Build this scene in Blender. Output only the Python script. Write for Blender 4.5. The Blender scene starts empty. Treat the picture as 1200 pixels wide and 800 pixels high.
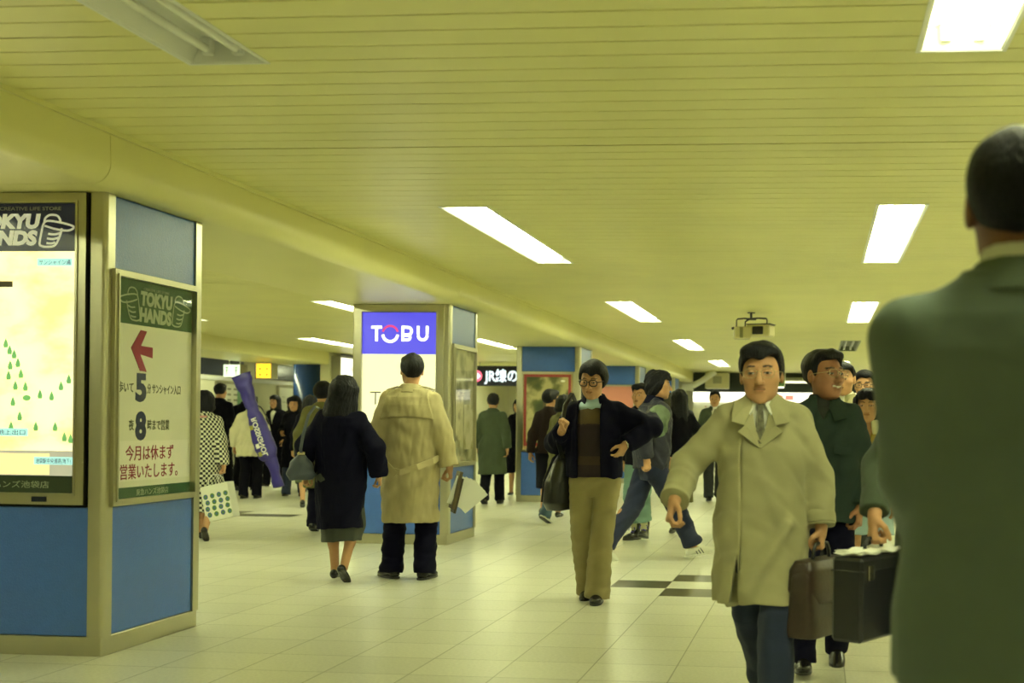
import bpy, math, random, os
import numpy as np
from mathutils import Vector, Matrix
random.seed(7)
SC = bpy.context.scene
COL = SC.collection
PI = math.pi

# ------------------------------------------------------------------ camera, world, exposure
CAM_H = 1.25
YAW = math.atan(140/1470.0)
ROLL = 0.011
cd = bpy.data.cameras.new('camera')
cam = bpy.data.objects.new('camera', cd); COL.objects.link(cam)
cd.sensor_fit = 'HORIZONTAL'; cd.sensor_width = 36.0
cd.lens = 36.0*1470/1200
cd.shift_x = -220/1200.0
cd.shift_y = 96/1200.0
cd.clip_start = 0.05; cd.clip_end = 200
_f = Vector((-math.sin(YAW), math.cos(YAW), 0)); _r = Vector((math.cos(YAW), math.sin(YAW), 0)); _u = Vector((0, 0, 1))
_r2 = _r*math.cos(ROLL) + _u*math.sin(ROLL); _u2 = _u*math.cos(ROLL) - _r*math.sin(ROLL)
_m = Matrix((_r2, _u2, -_f)).transposed().to_4x4(); _m.translation = Vector((0, 0, CAM_H))
cam.matrix_world = _m
cd.dof.use_dof = True; cd.dof.focus_distance = 8.5; cd.dof.aperture_fstop = 2.8
SC.camera = cam
w = bpy.data.worlds.new('world'); SC.world = w; w.use_nodes = True
w.node_tree.nodes['Background'].inputs[0].default_value = (0.9, 0.95, 0.7, 1)
w.node_tree.nodes['Background'].inputs[1].default_value = 0.02
SC.view_settings.view_transform = 'Standard'; SC.view_settings.look = 'None'
SC.view_settings.gamma = 1.0; SC.view_settings.use_curve_mapping = False
SC.view_settings.exposure = 0.26
LAMP = (0.94, 1.0, 0.58)
LAMP_STRENGTH = 40.0

# ------------------------------------------------------------------ materials
def lin(c):
    return tuple(((v/12.92) if v <= .04045 else ((v+.055)/1.055)**2.4) for v in (x/255.0 for x in c))
MATS = {}
def mat(name, col, rough=.6, metal=0.0, bump=0.0, bscale=200.0, var=0.0, vscale=8.0, spec=.5, sheen=0.0, attr=None, bdist=.002, aniso=None):
    if name in MATS: return MATS[name]
    m = bpy.data.materials.new(name); m.use_nodes = True
    nt = m.node_tree; b = nt.nodes['Principled BSDF']
    b.inputs['Base Color'].default_value = (*col, 1); b.inputs['Roughness'].default_value = rough
    b.inputs['Metallic'].default_value = metal; b.inputs['Specular IOR Level'].default_value = spec
    if sheen: b.inputs['Sheen Weight'].default_value = sheen
    tc = nt.nodes.new('ShaderNodeTexCoord')
    src = None
    if attr:
        a = nt.nodes.new('ShaderNodeAttribute'); a.attribute_name = attr; src = a.outputs['Color']
    if var:
        n = nt.nodes.new('ShaderNodeTexNoise'); n.inputs['Scale'].default_value = vscale; n.inputs['Detail'].default_value = 4
        nt.links.new(tc.outputs['Object'], n.inputs['Vector'])
        mp = nt.nodes.new('ShaderNodeMapRange'); mp.inputs[1].default_value = .3; mp.inputs[2].default_value = .7
        mp.inputs[3].default_value = 1-var; mp.inputs[4].default_value = 1+var
        nt.links.new(n.outputs['Fac'], mp.inputs[0])
        mx = nt.nodes.new('ShaderNodeMix'); mx.data_type = 'RGBA'; mx.blend_type = 'MULTIPLY'; mx.inputs[0].default_value = 1
        mx.inputs[6].default_value = (*col, 1)
        if src: nt.links.new(src, mx.inputs[6])
        nt.links.new(mp.outputs[0], mx.inputs[7]); src = mx.outputs[2]
    if src: nt.links.new(src, b.inputs['Base Color'])
    if bump:
        n = nt.nodes.new('ShaderNodeTexNoise'); n.inputs['Scale'].default_value = bscale; n.inputs['Detail'].default_value = 3
        if aniso:
            mpp = nt.nodes.new('ShaderNodeMapping'); mpp.inputs['Scale'].default_value = aniso
            nt.links.new(tc.outputs['Object'], mpp.inputs[0]); nt.links.new(mpp.outputs[0], n.inputs['Vector'])
        else: nt.links.new(tc.outputs['Object'], n.inputs['Vector'])
        bp = nt.nodes.new('ShaderNodeBump'); bp.inputs['Strength'].default_value = bump; bp.inputs['Distance'].default_value = bdist
        nt.links.new(n.outputs['Fac'], bp.inputs['Height']); nt.links.new(bp.outputs[0], b.inputs['Normal'])
    MATS[name] = m
    return m
def emat(name, col, strength, base=None, rough=.4):
    if name in MATS: return MATS[name]
    m = mat(name, base if base else col, rough)
    b = m.node_tree.nodes['Principled BSDF']
    b.inputs['Emission Color'].default_value = (*col, 1); b.inputs['Emission Strength'].default_value = strength
    return m
def cloth(name, rgb, rough=.85, bump=.35, var=.08, bscale=350.0):
    return mat(name, lin(rgb), rough, 0, bump, bscale, var, 6.0, .12 if max(rgb) < 60 else .2, 0 if max(rgb) < 60 else .08)

# ------------------------------------------------------------------ mesh helpers
def world_of(o):
    M = o.matrix_basis.copy(); p = o.parent
    while p: M = p.matrix_basis @ M; p = p.parent
    return M
def mesh_from(name, v, f, mats, smooth=False, mi=None):
    """v (n,3) array; f list of polygons or (m,4) int array"""
    me = bpy.data.meshes.new(name)
    v = np.asarray(v, np.float32)
    if isinstance(f, np.ndarray):
        nf, k = f.shape
        me.vertices.add(len(v)); me.vertices.foreach_set('co', v.ravel())
        me.loops.add(nf*k); me.loops.foreach_set('vertex_index', f.astype(np.int32).ravel())
        me.polygons.add(nf); me.polygons.foreach_set('loop_start', np.arange(0, nf*k, k, dtype=np.int32))
        me.polygons.foreach_set('loop_total', np.full(nf, k, np.int32))
        me.update(calc_edges=True)
    else:
        me.from_pydata([tuple(map(float, p)) for p in v], [], f); me.update()
    for m in (mats if isinstance(mats, (list, tuple)) else [mats]): me.materials.append(m)
    if mi is not None: me.polygons.foreach_set('material_index', np.asarray(mi, np.int32))
    me.polygons.foreach_set('use_smooth', np.full(len(me.polygons), bool(smooth)))
    return me
def link(name, me, parent=None):
    o = bpy.data.objects.new(name, me); COL.objects.link(o)
    if parent: o.parent = parent
    return o
def tag(o, label=None, cat=None, group=None, kind=None):
    if label: o['label'] = label
    if cat: o['category'] = cat
    if group: o['group'] = group
    if kind: o['kind'] = kind
    return o
def thing(name, label, cat, loc=(0, 0, 0), rz=0.0, group=None, kind=None):
    o = bpy.data.objects.new(name, None); COL.objects.link(o); o.empty_display_size = .1
    o.location = loc; o.rotation_euler = (0, 0, rz)
    o.matrix_basis = Matrix.Translation(loc) @ Matrix.Rotation(rz, 4, 'Z')
    return tag(o, label, cat, group, kind)

class MB:
    def __init__(s): s.v = []; s.f = []; s.mi = []
    def add(s, vs, fs, mi=0):
        n = len(s.v); s.v += [tuple(p) for p in vs]
        for q in fs: s.f.append([n+i for i in q]); s.mi.append(mi)
        return s
    def box(s, x0, x1, y0, y1, z0, z1, bev=0.0, M=None, mi=0):
        if x1 < x0: x0, x1 = x1, x0
        if y1 < y0: y0, y1 = y1, y0
        if z1 < z0: z0, z1 = z1, z0
        b = min(bev, (x1-x0)*.45, (y1-y0)*.45, (z1-z0)*.45)
        if b <= 0:
            vs = [(x, y, z) for z in (z0, z1) for y in (y0, y1) for x in (x0, x1)]
            fs = [(0, 2, 3, 1), (4, 5, 7, 6), (0, 1, 5, 4), (2, 6, 7, 3), (0, 4, 6, 2), (1, 3, 7, 5)]
        else:
            vs = []; idx = {}
            X = (x0, x1); Y = (y0, y1); Z = (z0, z1)
            for i in (0, 1):
                for j in (0, 1):
                    for k in (0, 1):
                        sx, sy, sz = (1-2*i)*b, (1-2*j)*b, (1-2*k)*b
                        for a, p in enumerate(((X[i], Y[j]+sy, Z[k]+sz), (X[i]+sx, Y[j], Z[k]+sz), (X[i]+sx, Y[j]+sy, Z[k]))):
                            idx[i, j, k, a] = len(vs); vs.append(p)
            g = lambda i, j, k, a: idx[i, j, k, a]
            fs = []
            for i in (0, 1):
                q = [g(i, 0, 0, 0), g(i, 1, 0, 0), g(i, 1, 1, 0), g(i, 0, 1, 0)]; fs.append(q if i else q[::-1])
                q = [g(0, i, 0, 1), g(0, i, 1, 1), g(1, i, 1, 1), g(1, i, 0, 1)]; fs.append(q if i else q[::-1])
                q = [g(0, 0, i, 2), g(1, 0, i, 2), g(1, 1, i, 2), g(0, 1, i, 2)]; fs.append(q if i else q[::-1])
            for j in (0, 1):
                for k in (0, 1):
                    q = [g(0, j, k, 1), g(1, j, k, 1), g(1, j, k, 2), g(0, j, k, 2)]; fs.append(q if j == k else q[::-1])
                    q = [g(j, 0, k, 0), g(j, 0, k, 2), g(j, 1, k, 2), g(j, 1, k, 0)]; fs.append(q if j == k else q[::-1])
                    q = [g(j, k, 0, 0), g(j, k, 1, 0), g(j, k, 1, 1), g(j, k, 0, 1)]; fs.append(q if j == k else q[::-1])
            for i in (0, 1):
                for j in (0, 1):
                    for k in (0, 1):
                        q = [g(i, j, k, 0), g(i, j, k, 1), g(i, j, k, 2)]; fs.append(q if (i+j+k) % 2 == 1 else q[::-1])
        if M is not None: vs = [tuple(M @ Vector(p)) for p in vs]
        return s.add(vs, fs, mi)
    def tube(s, pts, r, n=8, cap=True, mi=0, flat=1.0):
        pts = [Vector(p) for p in pts]; rs = r if isinstance(r, (list, tuple)) else [r]*len(pts)
        rings = []; pu = None
        for i, p in enumerate(pts):
            t = (pts[min(i+1, len(pts)-1)]-pts[max(i-1, 0)]).normalized()
            if pu is None: pu = t.orthogonal().normalized()
            u = (pu - t*pu.dot(t)); u = u.normalized() if u.length > 1e-6 else t.orthogonal().normalized(); pu = u
            v = t.cross(u)
            rings.append([p+(u*math.cos(2*PI*k/n)+v*math.sin(2*PI*k/n)*flat)*rs[i] for k in range(n)])
        vs = [q for R in rings for q in R]; fs = []
        for i in range(len(pts)-1):
            for k in range(n):
                fs.append((i*n+k, i*n+(k+1) % n, (i+1)*n+(k+1) % n, (i+1)*n+k))
        if cap: fs += [tuple(range(n))[::-1], tuple((len(pts)-1)*n+k for k in range(n))]
        return s.add(vs, fs, mi)
    def prism(s, poly, fn, d0, d1, mi=0):
        """poly of 2-D points (counter-clockwise seen against the normal); fn(a,b,d) -> xyz"""
        n = len(poly)
        vs = [fn(a, b, d0) for a, b in poly]+[fn(a, b, d1) for a, b in poly]
        fs = [tuple(range(n))[::-1], tuple(range(n, 2*n))]+[(i, (i+1) % n, n+(i+1) % n, n+i) for i in range(n)]
        return s.add(vs, fs, mi)
    def ribbon(s, pts, wd, fn, d0, d1, closed=False, mi=0):
        """flat stroke of width wd along 2-D points, as a thin solid"""
        P = [Vector((a, b)) for a, b in pts]; n = len(P); L = []; R = []
        for i in range(n):
            if closed: a, b = P[(i-1) % n], P[(i+1) % n]
            else: a, b = P[max(i-1, 0)], P[min(i+1, n-1)]
            t = (b-a).normalized(); nn = Vector((-t.y, t.x))
            L.append(P[i]+nn*wd/2); R.append(P[i]-nn*wd/2)
        m = n if closed else n-1
        for i in range(m):
            j = (i+1) % n
            s.prism([L[i], R[i], R[j], L[j]], fn, d0, d1, mi)
        return s
    def disc(s, c, r, fn, d0, d1, n=24, mi=0, ry=None):
        ry = ry or r
        return s.prism([(c[0]+r*math.cos(2*PI*k/n), c[1]+ry*math.sin(2*PI*k/n)) for k in range(n)], fn, d0, d1, mi)
    def build(s, name, mats, parent=None, smooth=False, local=False):
        v = np.array(s.v, float).reshape(-1, 3)
        if parent is not None and not local:
            Mi = np.array(world_of(parent).inverted()); v = v@Mi[:3, :3].T+Mi[:3, 3]
        me = mesh_from(name, v, s.f, mats, smooth, s.mi)
        return link(name, me, parent)
def box(name, b, m, parent=None, bev=0.0, local=False):
    return MB().box(*b, bev=bev).build(name, m, parent, local=local)
def plane_fn(o, u, v):
    """2-D frame on a flat face: point = o + a u + b v + d (u x v)"""
    o, u, v = Vector(o), Vector(u).normalized(), Vector(v).normalized(); n = u.cross(v)
    return lambda a, b, d: o+u*a+v*b+n*d
_tc = {}
def text(name, body, size, m, fn, at=(0, 0), align='CENTER', width=None, bold=0.0, shear=0.0, depth=.0012, parent=None, lift=.0005, space=1.0):
    cu = bpy.data.curves.new('lettering', 'FONT'); cu.body = body; cu.size = 1.0; cu.align_x = align; cu.align_y = 'BOTTOM_BASELINE'
    cu.offset = bold; cu.shear = shear; cu.resolution_u = 3; cu.extrude = .001; cu.space_character = space
    t = bpy.data.objects.new('lettering', cu); COL.objects.link(t)
    dg = bpy.context.evaluated_depsgraph_get(); dg.update()
    me = bpy.data.meshes.new_from_object(t.evaluated_get(dg))
    bpy.data.objects.remove(t); bpy.data.curves.remove(cu)
    n = len(me.vertices); co = np.zeros(n*3); me.vertices.foreach_get('co', co); co = co.reshape(-1, 3)
    sx = size
    if width: sx = width/max(1e-6, co[:, 0].max()-co[:, 0].min())
    z = (co[:, 2] > 0)*depth+lift
    pts = np.array([fn(a*sx+at[0], b*size+at[1], d) for a, b, d in zip(co[:, 0], co[:, 1], z)])
    if parent is not None:
        Mi = np.array(world_of(parent).inverted()); pts = pts@Mi[:3, :3].T+Mi[:3, 3]
    me.vertices.foreach_set('co', pts.astype(np.float32).ravel()); me.materials.clear(); me.materials.append(m); me.update()
    return link(name, me, parent)
def struct(o): o['kind'] = 'structure'; return o
ORD = ['first', 'second', 'third', 'fourth', 'fifth', 'added sixth', 'seventh', 'eighth']
# ------------------------------------------------------------------ setting materials
M_CEIL = mat('ceiling_paint', (.82, .78, .34), .40, 0, .05, 60, .04, 1.5)
M_BEAM = mat('beam_paint', (.78, .74, .32), .36, 0, .06, 25, .03, 1.0)
M_DARKGAP = mat('slot_dark', (.03, .03, .02), .9)
M_STEEL = mat('brushed_steel', (.50, .48, .36), .33, 1.0, .1, 90, .05, 3.0, aniso=(1, 1, .02))
M_BLUE = mat('blue_panel', lin((58, 100, 184)), .30, 0, .5, 130, .04, 20, .6, bdist=.004)
M_WALL = mat('wall_cream', (.72, .70, .50), .6, 0, .05, 60, .04, 2)
M_WHITE = mat('white_paint', (.80, .80, .74), .5, 0, 0, 1, .03, 3)
M_BLACKP = mat('black_plastic', (.012, .012, .014), .4)
M_NAVY = mat('navy_window', (.01, .015, .035), .25)

def floor_material():
    m = bpy.data.materials.new('floor_tiles'); m.use_nodes = True; nt = m.node_tree; b = nt.nodes['Principled BSDF']
    g = nt.nodes.new('ShaderNodeNewGeometry'); a = nt.nodes.new('ShaderNodeAttribute'); a.attribute_name = 'tile'
    sep = nt.nodes.new('ShaderNodeSeparateXYZ'); nt.links.new(g.outputs['Position'], sep.inputs[0])
    def joint(out, off):
        n = nt.nodes.new('ShaderNodeMath'); n.operation = 'ADD'; n.inputs[1].default_value = off+.428*200; nt.links.new(out, n.inputs[0])
        d = nt.nodes.new('ShaderNodeMath'); d.operation = 'DIVIDE'; d.inputs[1].default_value = .428; nt.links.new(n.outputs[0], d.inputs[0])
        f = nt.nodes.new('ShaderNodeMath'); f.operation = 'FRACT'; nt.links.new(d.outputs[0], f.inputs[0])
        s = nt.nodes.new('ShaderNodeMath'); s.operation = 'SUBTRACT'; s.inputs[1].default_value = .5; nt.links.new(f.outputs[0], s.inputs[0])
        ab = nt.nodes.new('ShaderNodeMath'); ab.operation = 'ABSOLUTE'; nt.links.new(s.outputs[0], ab.inputs[0])
        mr = nt.nodes.new('ShaderNodeMapRange'); mr.inputs[1].default_value = .4895; mr.inputs[2].default_value = .4955; nt.links.new(ab.outputs[0], mr.inputs[0])
        return mr.outputs[0]
    jx = joint(sep.outputs[0], 1.143); jy = joint(sep.outputs[1], -9.43)
    mx = nt.nodes.new('ShaderNodeMath'); mx.operation = 'MAXIMUM'; nt.links.new(jx, mx.inputs[0]); nt.links.new(jy, mx.inputs[1])
    no = nt.nodes.new('ShaderNodeTexNoise'); no.inputs['Scale'].default_value = 55; no.inputs['Detail'].default_value = 5
    nt.links.new(g.outputs['Position'], no.inputs['Vector'])
    n2 = nt.nodes.new('ShaderNodeTexNoise'); n2.inputs['Scale'].default_value = .9; n2.inputs['Detail'].default_value = 5
    nt.links.new(g.outputs['Position'], n2.inputs['Vector'])
    mr = nt.nodes.new('ShaderNodeMapRange'); mr.inputs[1].default_value = .3; mr.inputs[2].default_value = .7; mr.inputs[3].default_value = .9; mr.inputs[4].default_value = 1.08
    nt.links.new(no.outputs['Fac'], mr.inputs[0])
    m1 = nt.nodes.new('ShaderNodeMix'); m1.data_type = 'RGBA'; m1.blend_type = 'MULTIPLY'; m1.inputs[0].default_value = 1
    nt.links.new(a.outputs['Color'], m1.inputs[6]); nt.links.new(mr.outputs[0], m1.inputs[7])
    m2 = nt.nodes.new('ShaderNodeMix'); m2.data_type = 'RGBA'; m2.inputs[7].default_value = (.16, .15, .09, 1)
    sc = nt.nodes.new('ShaderNodeMath'); sc.operation = 'MULTIPLY'; sc.inputs[1].default_value = .75; nt.links.new(mx.outputs[0], sc.inputs[0])
    nt.links.new(sc.outputs[0], m2.inputs[0]); nt.links.new(m1.outputs[2], m2.inputs[6]); nt.links.new(m2.outputs[2], b.inputs['Base Color'])
    r = nt.nodes.new('ShaderNodeMapRange'); r.inputs[1].default_value = .3; r.inputs[2].default_value = .7; r.inputs[3].default_value = .30; r.inputs[4].default_value = .325
    nt.links.new(n2.outputs['Fac'], r.inputs[0]); nt.links.new(r.outputs[0], b.inputs['Roughness'])
    b.inputs['Specular IOR Level'].default_value = .5
    bp = nt.nodes.new('ShaderNodeBump'); bp.inputs['Strength'].default_value = .25; bp.inputs['Distance'].default_value = .002; bp.invert = True
    nt.links.new(mx.outputs[0], bp.inputs['Height']); nt.links.new(bp.outputs[0], b.inputs['Normal'])
    return m

# ------------------------------------------------------------------ floor
X0, X1, Y0, Y1 = -16.0, 5.2, -12.0, 42.0
def build_floor():
    rnd = random.Random(3); P = .428
    i0 = math.floor((X0+1.143)/P); i1 = math.ceil((X1+1.143)/P); j0 = math.floor((Y0-9.43)/P); j1 = math.ceil((Y1-9.43)/P)
    dark = {(-1, 0), (0, 1), (0, -1)}
    for (a, b) in ((-15, 14), (-14, 14), (-16, 15)): dark.add((a, b))
    vs = []; fs = []; cs = []
    for i in range(i0, i1):
        for j in range(j0, j1):
            n = len(vs); x = -1.143+i*P; y = 9.43+j*P
            vs += [(x, y, 0), (x+P, y, 0), (x+P, y+P, 0), (x, y+P, 0)]; fs.append((n, n+1, n+2, n+3))
            if (i, j) in dark: c = (.075, .07, .04)
            else:
                k = 1+rnd.uniform(-.05, .04); c = (.69*k, .685*k, .585*k)
            cs += [(*c, 1)]*4
    me = mesh_from('floor', np.array(vs), fs, floor_material())
    at = me.color_attributes.new('tile', 'FLOAT_COLOR', 'CORNER'); at.data.foreach_set('color', np.array(cs, np.float32).ravel())
    return struct(link('floor', me))
build_floor()

# ------------------------------------------------------------------ ceiling of slats, cut around the light fittings
FIX_Y = [-10.9, 1.93, 8.25, 14.78, 21.57, 28.6, 35.1]; FIX_L = 2.95; FIX_W = .32  # last position, left rows only: lamps added to brighten the dark far wall
FIX_X = [-9.15, -6.03, -2.40, .525, 3.45]
CZ = 2.69
def build_ceiling(name, xa, xb, ya, yb, rows, brk=(6.44, 12.85, 19.75, 26.3, 33.0, 0.0, -6.5)):
    mb = MB(); P = .175; GAP = .010
    edges = []
    y = 6.44
    while y > ya: y -= P
    while y < yb:
        edges.append(y); y += P
    openings = [(fx-FIX_W/2, fx+FIX_W/2, fy, fy+FIX_L) for fx in rows for fy in FIX_Y if not ((fy > 34 and fx > -4) or (fy < 3 and fx < -9))]
    for y in edges:
        a, b = max(y+GAP/2, ya), min(y+P-GAP/2, yb)
        if any(abs(y-k) < P/2 for k in brk): a += .012
        if b <= a: continue
        cuts = sorted({a, b} | {v for o in openings for v in (o[2], o[3]) if a < v < b})
        for c, d in zip(cuts[:-1], cuts[1:]):
            mid = (c+d)/2; xs = [xa]
            for o in sorted(openings):
                if o[2] < mid < o[3] and xa < o[0] and o[1] < xb: xs += [o[0], o[1]]
            xs.append(xb)
            for k in range(0, len(xs), 2): mb.box(xs[k], xs[k+1], c, d, CZ, CZ+.012)
    cuts = sorted({ya, yb} | {v for fy in FIX_Y for v in (fy, fy+FIX_L) if ya < v < yb})
    for c, d in zip(cuts[:-1], cuts[1:]):
        mid = (c+d)/2; xs = [xa]
        for o in sorted(openings):
            if o[2] < mid < o[3]: xs += [o[0], o[1]]
        xs.append(xb)
        for k in range(0, len(xs), 2): mb.box(xs[k], xs[k+1], c, d, CZ+.013, CZ+.03, mi=1)
    o = mb.build(name, [M_CEIL, M_DARKGAP]); return struct(o)
build_ceiling('ceiling', -3.56, X1, Y0, 35.2, [-2.40, .525, 3.45])
build_ceiling('ceiling_left', -10.5, -4.84, Y0, 42.0, [-9.15, -6.03])
struct(box('ceiling_slab', (X0, X1, Y0, Y1, 2.95, 3.05), M_DARKGAP))
struct(box('ceiling_hall', (X0, -10.3, 8, Y1, 2.80, 2.84), M_WALL))

# beam over the columns: face with a rounded lower edge, seams between the casing sheets
def build_beam():
    mb = MB(); segs = [-12, -5.4, 1.0, 5.98, 12.1, 18.9, 25.4, 31.8, 35.2]
    r = .10
    prof = [(-3.555, 2.70)]+[(-3.55-r+r*math.cos(t), 2.42+r-r*math.sin(t)) for t in np.linspace(0, PI/2, 9)]
    prof += [(-4.85+.02, 2.42), (-4.85, 2.44), (-4.85, 2.70)]
    for a, b in zip(segs[:-1], segs[1:]):
        mb.prism(prof, lambda x, z, y: (x, y, z), b-.002, a+.002)
    o = mb.build('trim_1', M_BEAM); struct(o)
    m = o.data; m.polygons.foreach_set('use_smooth', [len(p.vertices) == 4 for p in m.polygons]); m.set_sharp_from_angle(angle=math.radians(25))
build_beam()
struct(MB().box(-3.552, -3.535, -12, 35.2, 2.665, 2.69).build('trim_2', M_BEAM))

# walls
struct(box('wall_right', (5.0, 5.2, Y0, Y1, 0, 2.95), M_WALL))
struct(box('wall_rear', (X0, X1, Y0-.2, Y0, 0, 2.95), M_WALL))
struct(MB().box(-10.7, -10.5, Y0, 8, 0, 2.95).box(-10.7, -10.5, 26.1, Y1, 0, 2.95).build('wall_left', M_WALL))
struct(box('trim_3', (-12.0, -10.5, 8, 26.1, 2.43, 2.95), M_BEAM, bev=.03))
struct(box('wall_end', (-10.7, X1, 41.8, 42, 0, 2.95), M_WALL))
struct(box('wall_hall', (-15.2, -15.0, 8, Y1, 0, 2.95), M_WALL))
struct(box('wall_hall_rear', (-15.0, -10.7, 41.0, 41.2, 0, 2.95), M_WALL))
struct(box('wall_hall_near', (-15.0, -10.7, 7.8, 8.0, 0, 2.95), M_WALL))

# ------------------------------------------------------------------ fluorescent light fittings
M_TUBE = emat('lit_tube', LAMP, LAMP_STRENGTH, (.9, .9, .8))
M_TUBEOFF = mat('unlit_tube', (.88, .88, .80), .25)
M_REFL = mat('reflector_white', (.86, .86, .80), .35)
M_REFLD = mat('reflector_grey', (.22, .24, .17), .4)
def light(fx, fy, label, lit=True, bare=False):
    t = thing('ceiling_light', label, 'ceiling light', (fx, fy+FIX_L/2, CZ), group='fluorescent ceiling lights')
    w, l = FIX_W/2, FIX_L/2; h = .085; tw = w-.05
    mb = MB()
    # trough: sloping sides, flat top, flush rim
    prof = [(-w, 0), (-w+.012, .0), (-tw, h), (tw, h), (w-.012, 0), (w, 0), (w, h+.012), (-w, h+.012)]
    mb.prism([(a, b) for a, b in prof], lambda a, b, d: (a, d, b), -l, l)
    mb.box(-w, w, -l, -l+.012, 0, h); mb.box(-w, w, l-.012, l, 0, h)
    # rim lip
    mb.box(-w-.012, -w+.004, -l-.012, l+.012, -.004, 0); mb.box(w-.004, w+.012, -l-.012, l+.012, -.004, 0)
    mb.box(-w, w, -l-.012, -l+.004, -.004, 0); mb.box(-w, w, l-.004, l+.012, -.004, 0)
    mb.build('housing', M_REFLD if bare else M_REFL, t, local=True)
    for sx in (-.062, .062):
        tb = MB(); n = 12
        tb.tube([(sx, -l+.05, .040), (sx, l-.05, .040)], .017, n)
        tb.build('tube', M_TUBE if lit else M_TUBEOFF, t, smooth=False, local=True)
        for e in (-1, 1): MB().box(sx-.02, sx+.02, e*(l-.05)-.02, e*(l-.05)+.02, .018, h, bev=.004).build('socket', M_REFL, t, local=True)
    return t
rowname = {-9.15: 'row over the ticket hall side', -6.03: 'row left of the columns', -2.40: 'row just right of the beam', .525: 'middle row', 3.45: 'row by the right wall'}
for fx in FIX_X:
    for k, fy in enumerate(FIX_Y):
        lit = True; bare = False
        if (fy > 34 and fx > -4) or (fy < 3 and fx < -9): continue
        place = ORD[k-1]+' in the '+rowname[fx] if k else 'behind the viewer, '+rowname[fx]
        lab = 'lit twin tube light, '+place
        if fx == -2.40 and k == 1: lit = False; lab = 'switched off twin tube ceiling light, nearest one beside the beam'
        if fx == .525 and k == 4: lit = False; bare = True; lab = 'dark ceiling light with bare pale tubes in the middle row'
        light(fx, fy, lab, lit, bare)
# ------------------------------------------------------------------ columns
CX0, CX1 = -4.71, -3.70
COLS = [6.20, 12.30, 19.20, 25.60, 32.0]
def column(yf, label):
    d = 1.03; yb = yf+d
    t = thing('column', label, 'column', ((CX0+CX1)/2, yf+d/2, 0), group='blue panelled columns')
    # corner posts with rounded outer edge
    for sx in (0, 1):
        for sy in (0, 1):
            ex = .085; ix = CX1 if sx else CX0; iy = yb if sy else yf
            qx = -1 if sx else 1; qy = -1 if sy else 1
            r = .022; pts = []
            for a in np.linspace(0, PI/2, 6):
                pts.append((ix+qx*(r-r*math.cos(a)), iy+qy*(r-r*math.sin(a))))
            poly = [(ix, iy+qy*ex)]+pts+[(ix+qx*ex, iy), (ix+qx*ex, iy+qy*.03), (ix+qx*.03, iy+qy*ex)]
            if sx != sy: poly = poly
            else: poly = poly[::-1]
            ar = sum(poly[i][0]*poly[(i+1) % len(poly)][1]-poly[(i+1) % len(poly)][0]*poly[i][1] for i in range(len(poly)))
            if ar < 0: poly = poly[::-1]
            MB().prism(poly, lambda a, b, c: (a, b, c), .10, 2.42).build('corner_post', M_STEEL, t)
    box('plinth', (CX0+.012, CX1-.012, yf+.012, yb-.012, 0, .10), M_STEEL, t, bev=.004)
    box('core', (CX0+.03, CX1-.03, yf+.03, yb-.03, .10, 2.42), M_DARKGAP, t)
    for nm, b in (('lower_panel', (.105, .775)), ('upper_panel', (2.035, 2.415))):
        for side in range(4):
            a0, a1 = .088, .012
            if side == 0: q = (CX0+a0, CX1-a0, yf+.010, yf+.029)
            elif side == 1: q = (CX1-.029, CX1-.010, yf+a0, yb-a0)
            elif side == 2: q = (CX0+a0, CX1-a0, yb-.029, yb-.010)
            else: q = (CX0+.010, CX0+.029, yf+a0, yb-a0)
            if side == 0 and nm == 'upper_panel' and yf < 15: continue
            box(nm, (*q, *b), M_BLUE, t, bev=.003)
    return t
for y, lab in zip(COLS, ('blue and steel column nearest the viewer, with an illuminated map on its front',
                         'blue and steel column behind the couple, with a lit white sign on its front',
                         'blue and steel column with a red bordered poster on its front',
                         'blue and steel column with a pink poster, behind the striding man',
                         'farthest blue and steel column at the end of the corridor')):
    column(y, lab)

M_ALU = mat('case_aluminium', (.52, .50, .38), .28, 1.0)
M_GLASS = None
def glass_mat():
    m = bpy.data.materials.new('case_glass'); m.use_nodes = True; nt = m.node_tree; nt.nodes.clear()
    out = nt.nodes.new('ShaderNodeOutputMaterial'); tr = nt.nodes.new('ShaderNodeBsdfTransparent'); gl = nt.nodes.new('ShaderNodeBsdfGlossy')
    gl.inputs['Roughness'].default_value = .03; lw = nt.nodes.new('ShaderNodeLayerWeight'); lw.inputs[0].default_value = .5
    pw = nt.nodes.new('ShaderNodeMath'); pw.operation = 'POWER'; pw.inputs[1].default_value = 5; nt.links.new(lw.outputs['Facing'], pw.inputs[0])
    fr = nt.nodes.new('ShaderNodeMath'); fr.operation = 'MULTIPLY_ADD'; fr.inputs[1].default_value = .6; fr.inputs[2].default_value = .015; nt.links.new(pw.outputs[0], fr.inputs[0])
    mx = nt.nodes.new('ShaderNodeMixShader'); nt.links.new(fr.outputs[0], mx.inputs[0]); nt.links.new(tr.outputs[0], mx.inputs[1]); nt.links.new(gl.outputs[0], mx.inputs[2])
    nt.links.new(mx.outputs[0], out.inputs[0]); return m
M_GLASS = glass_mat()
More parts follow.
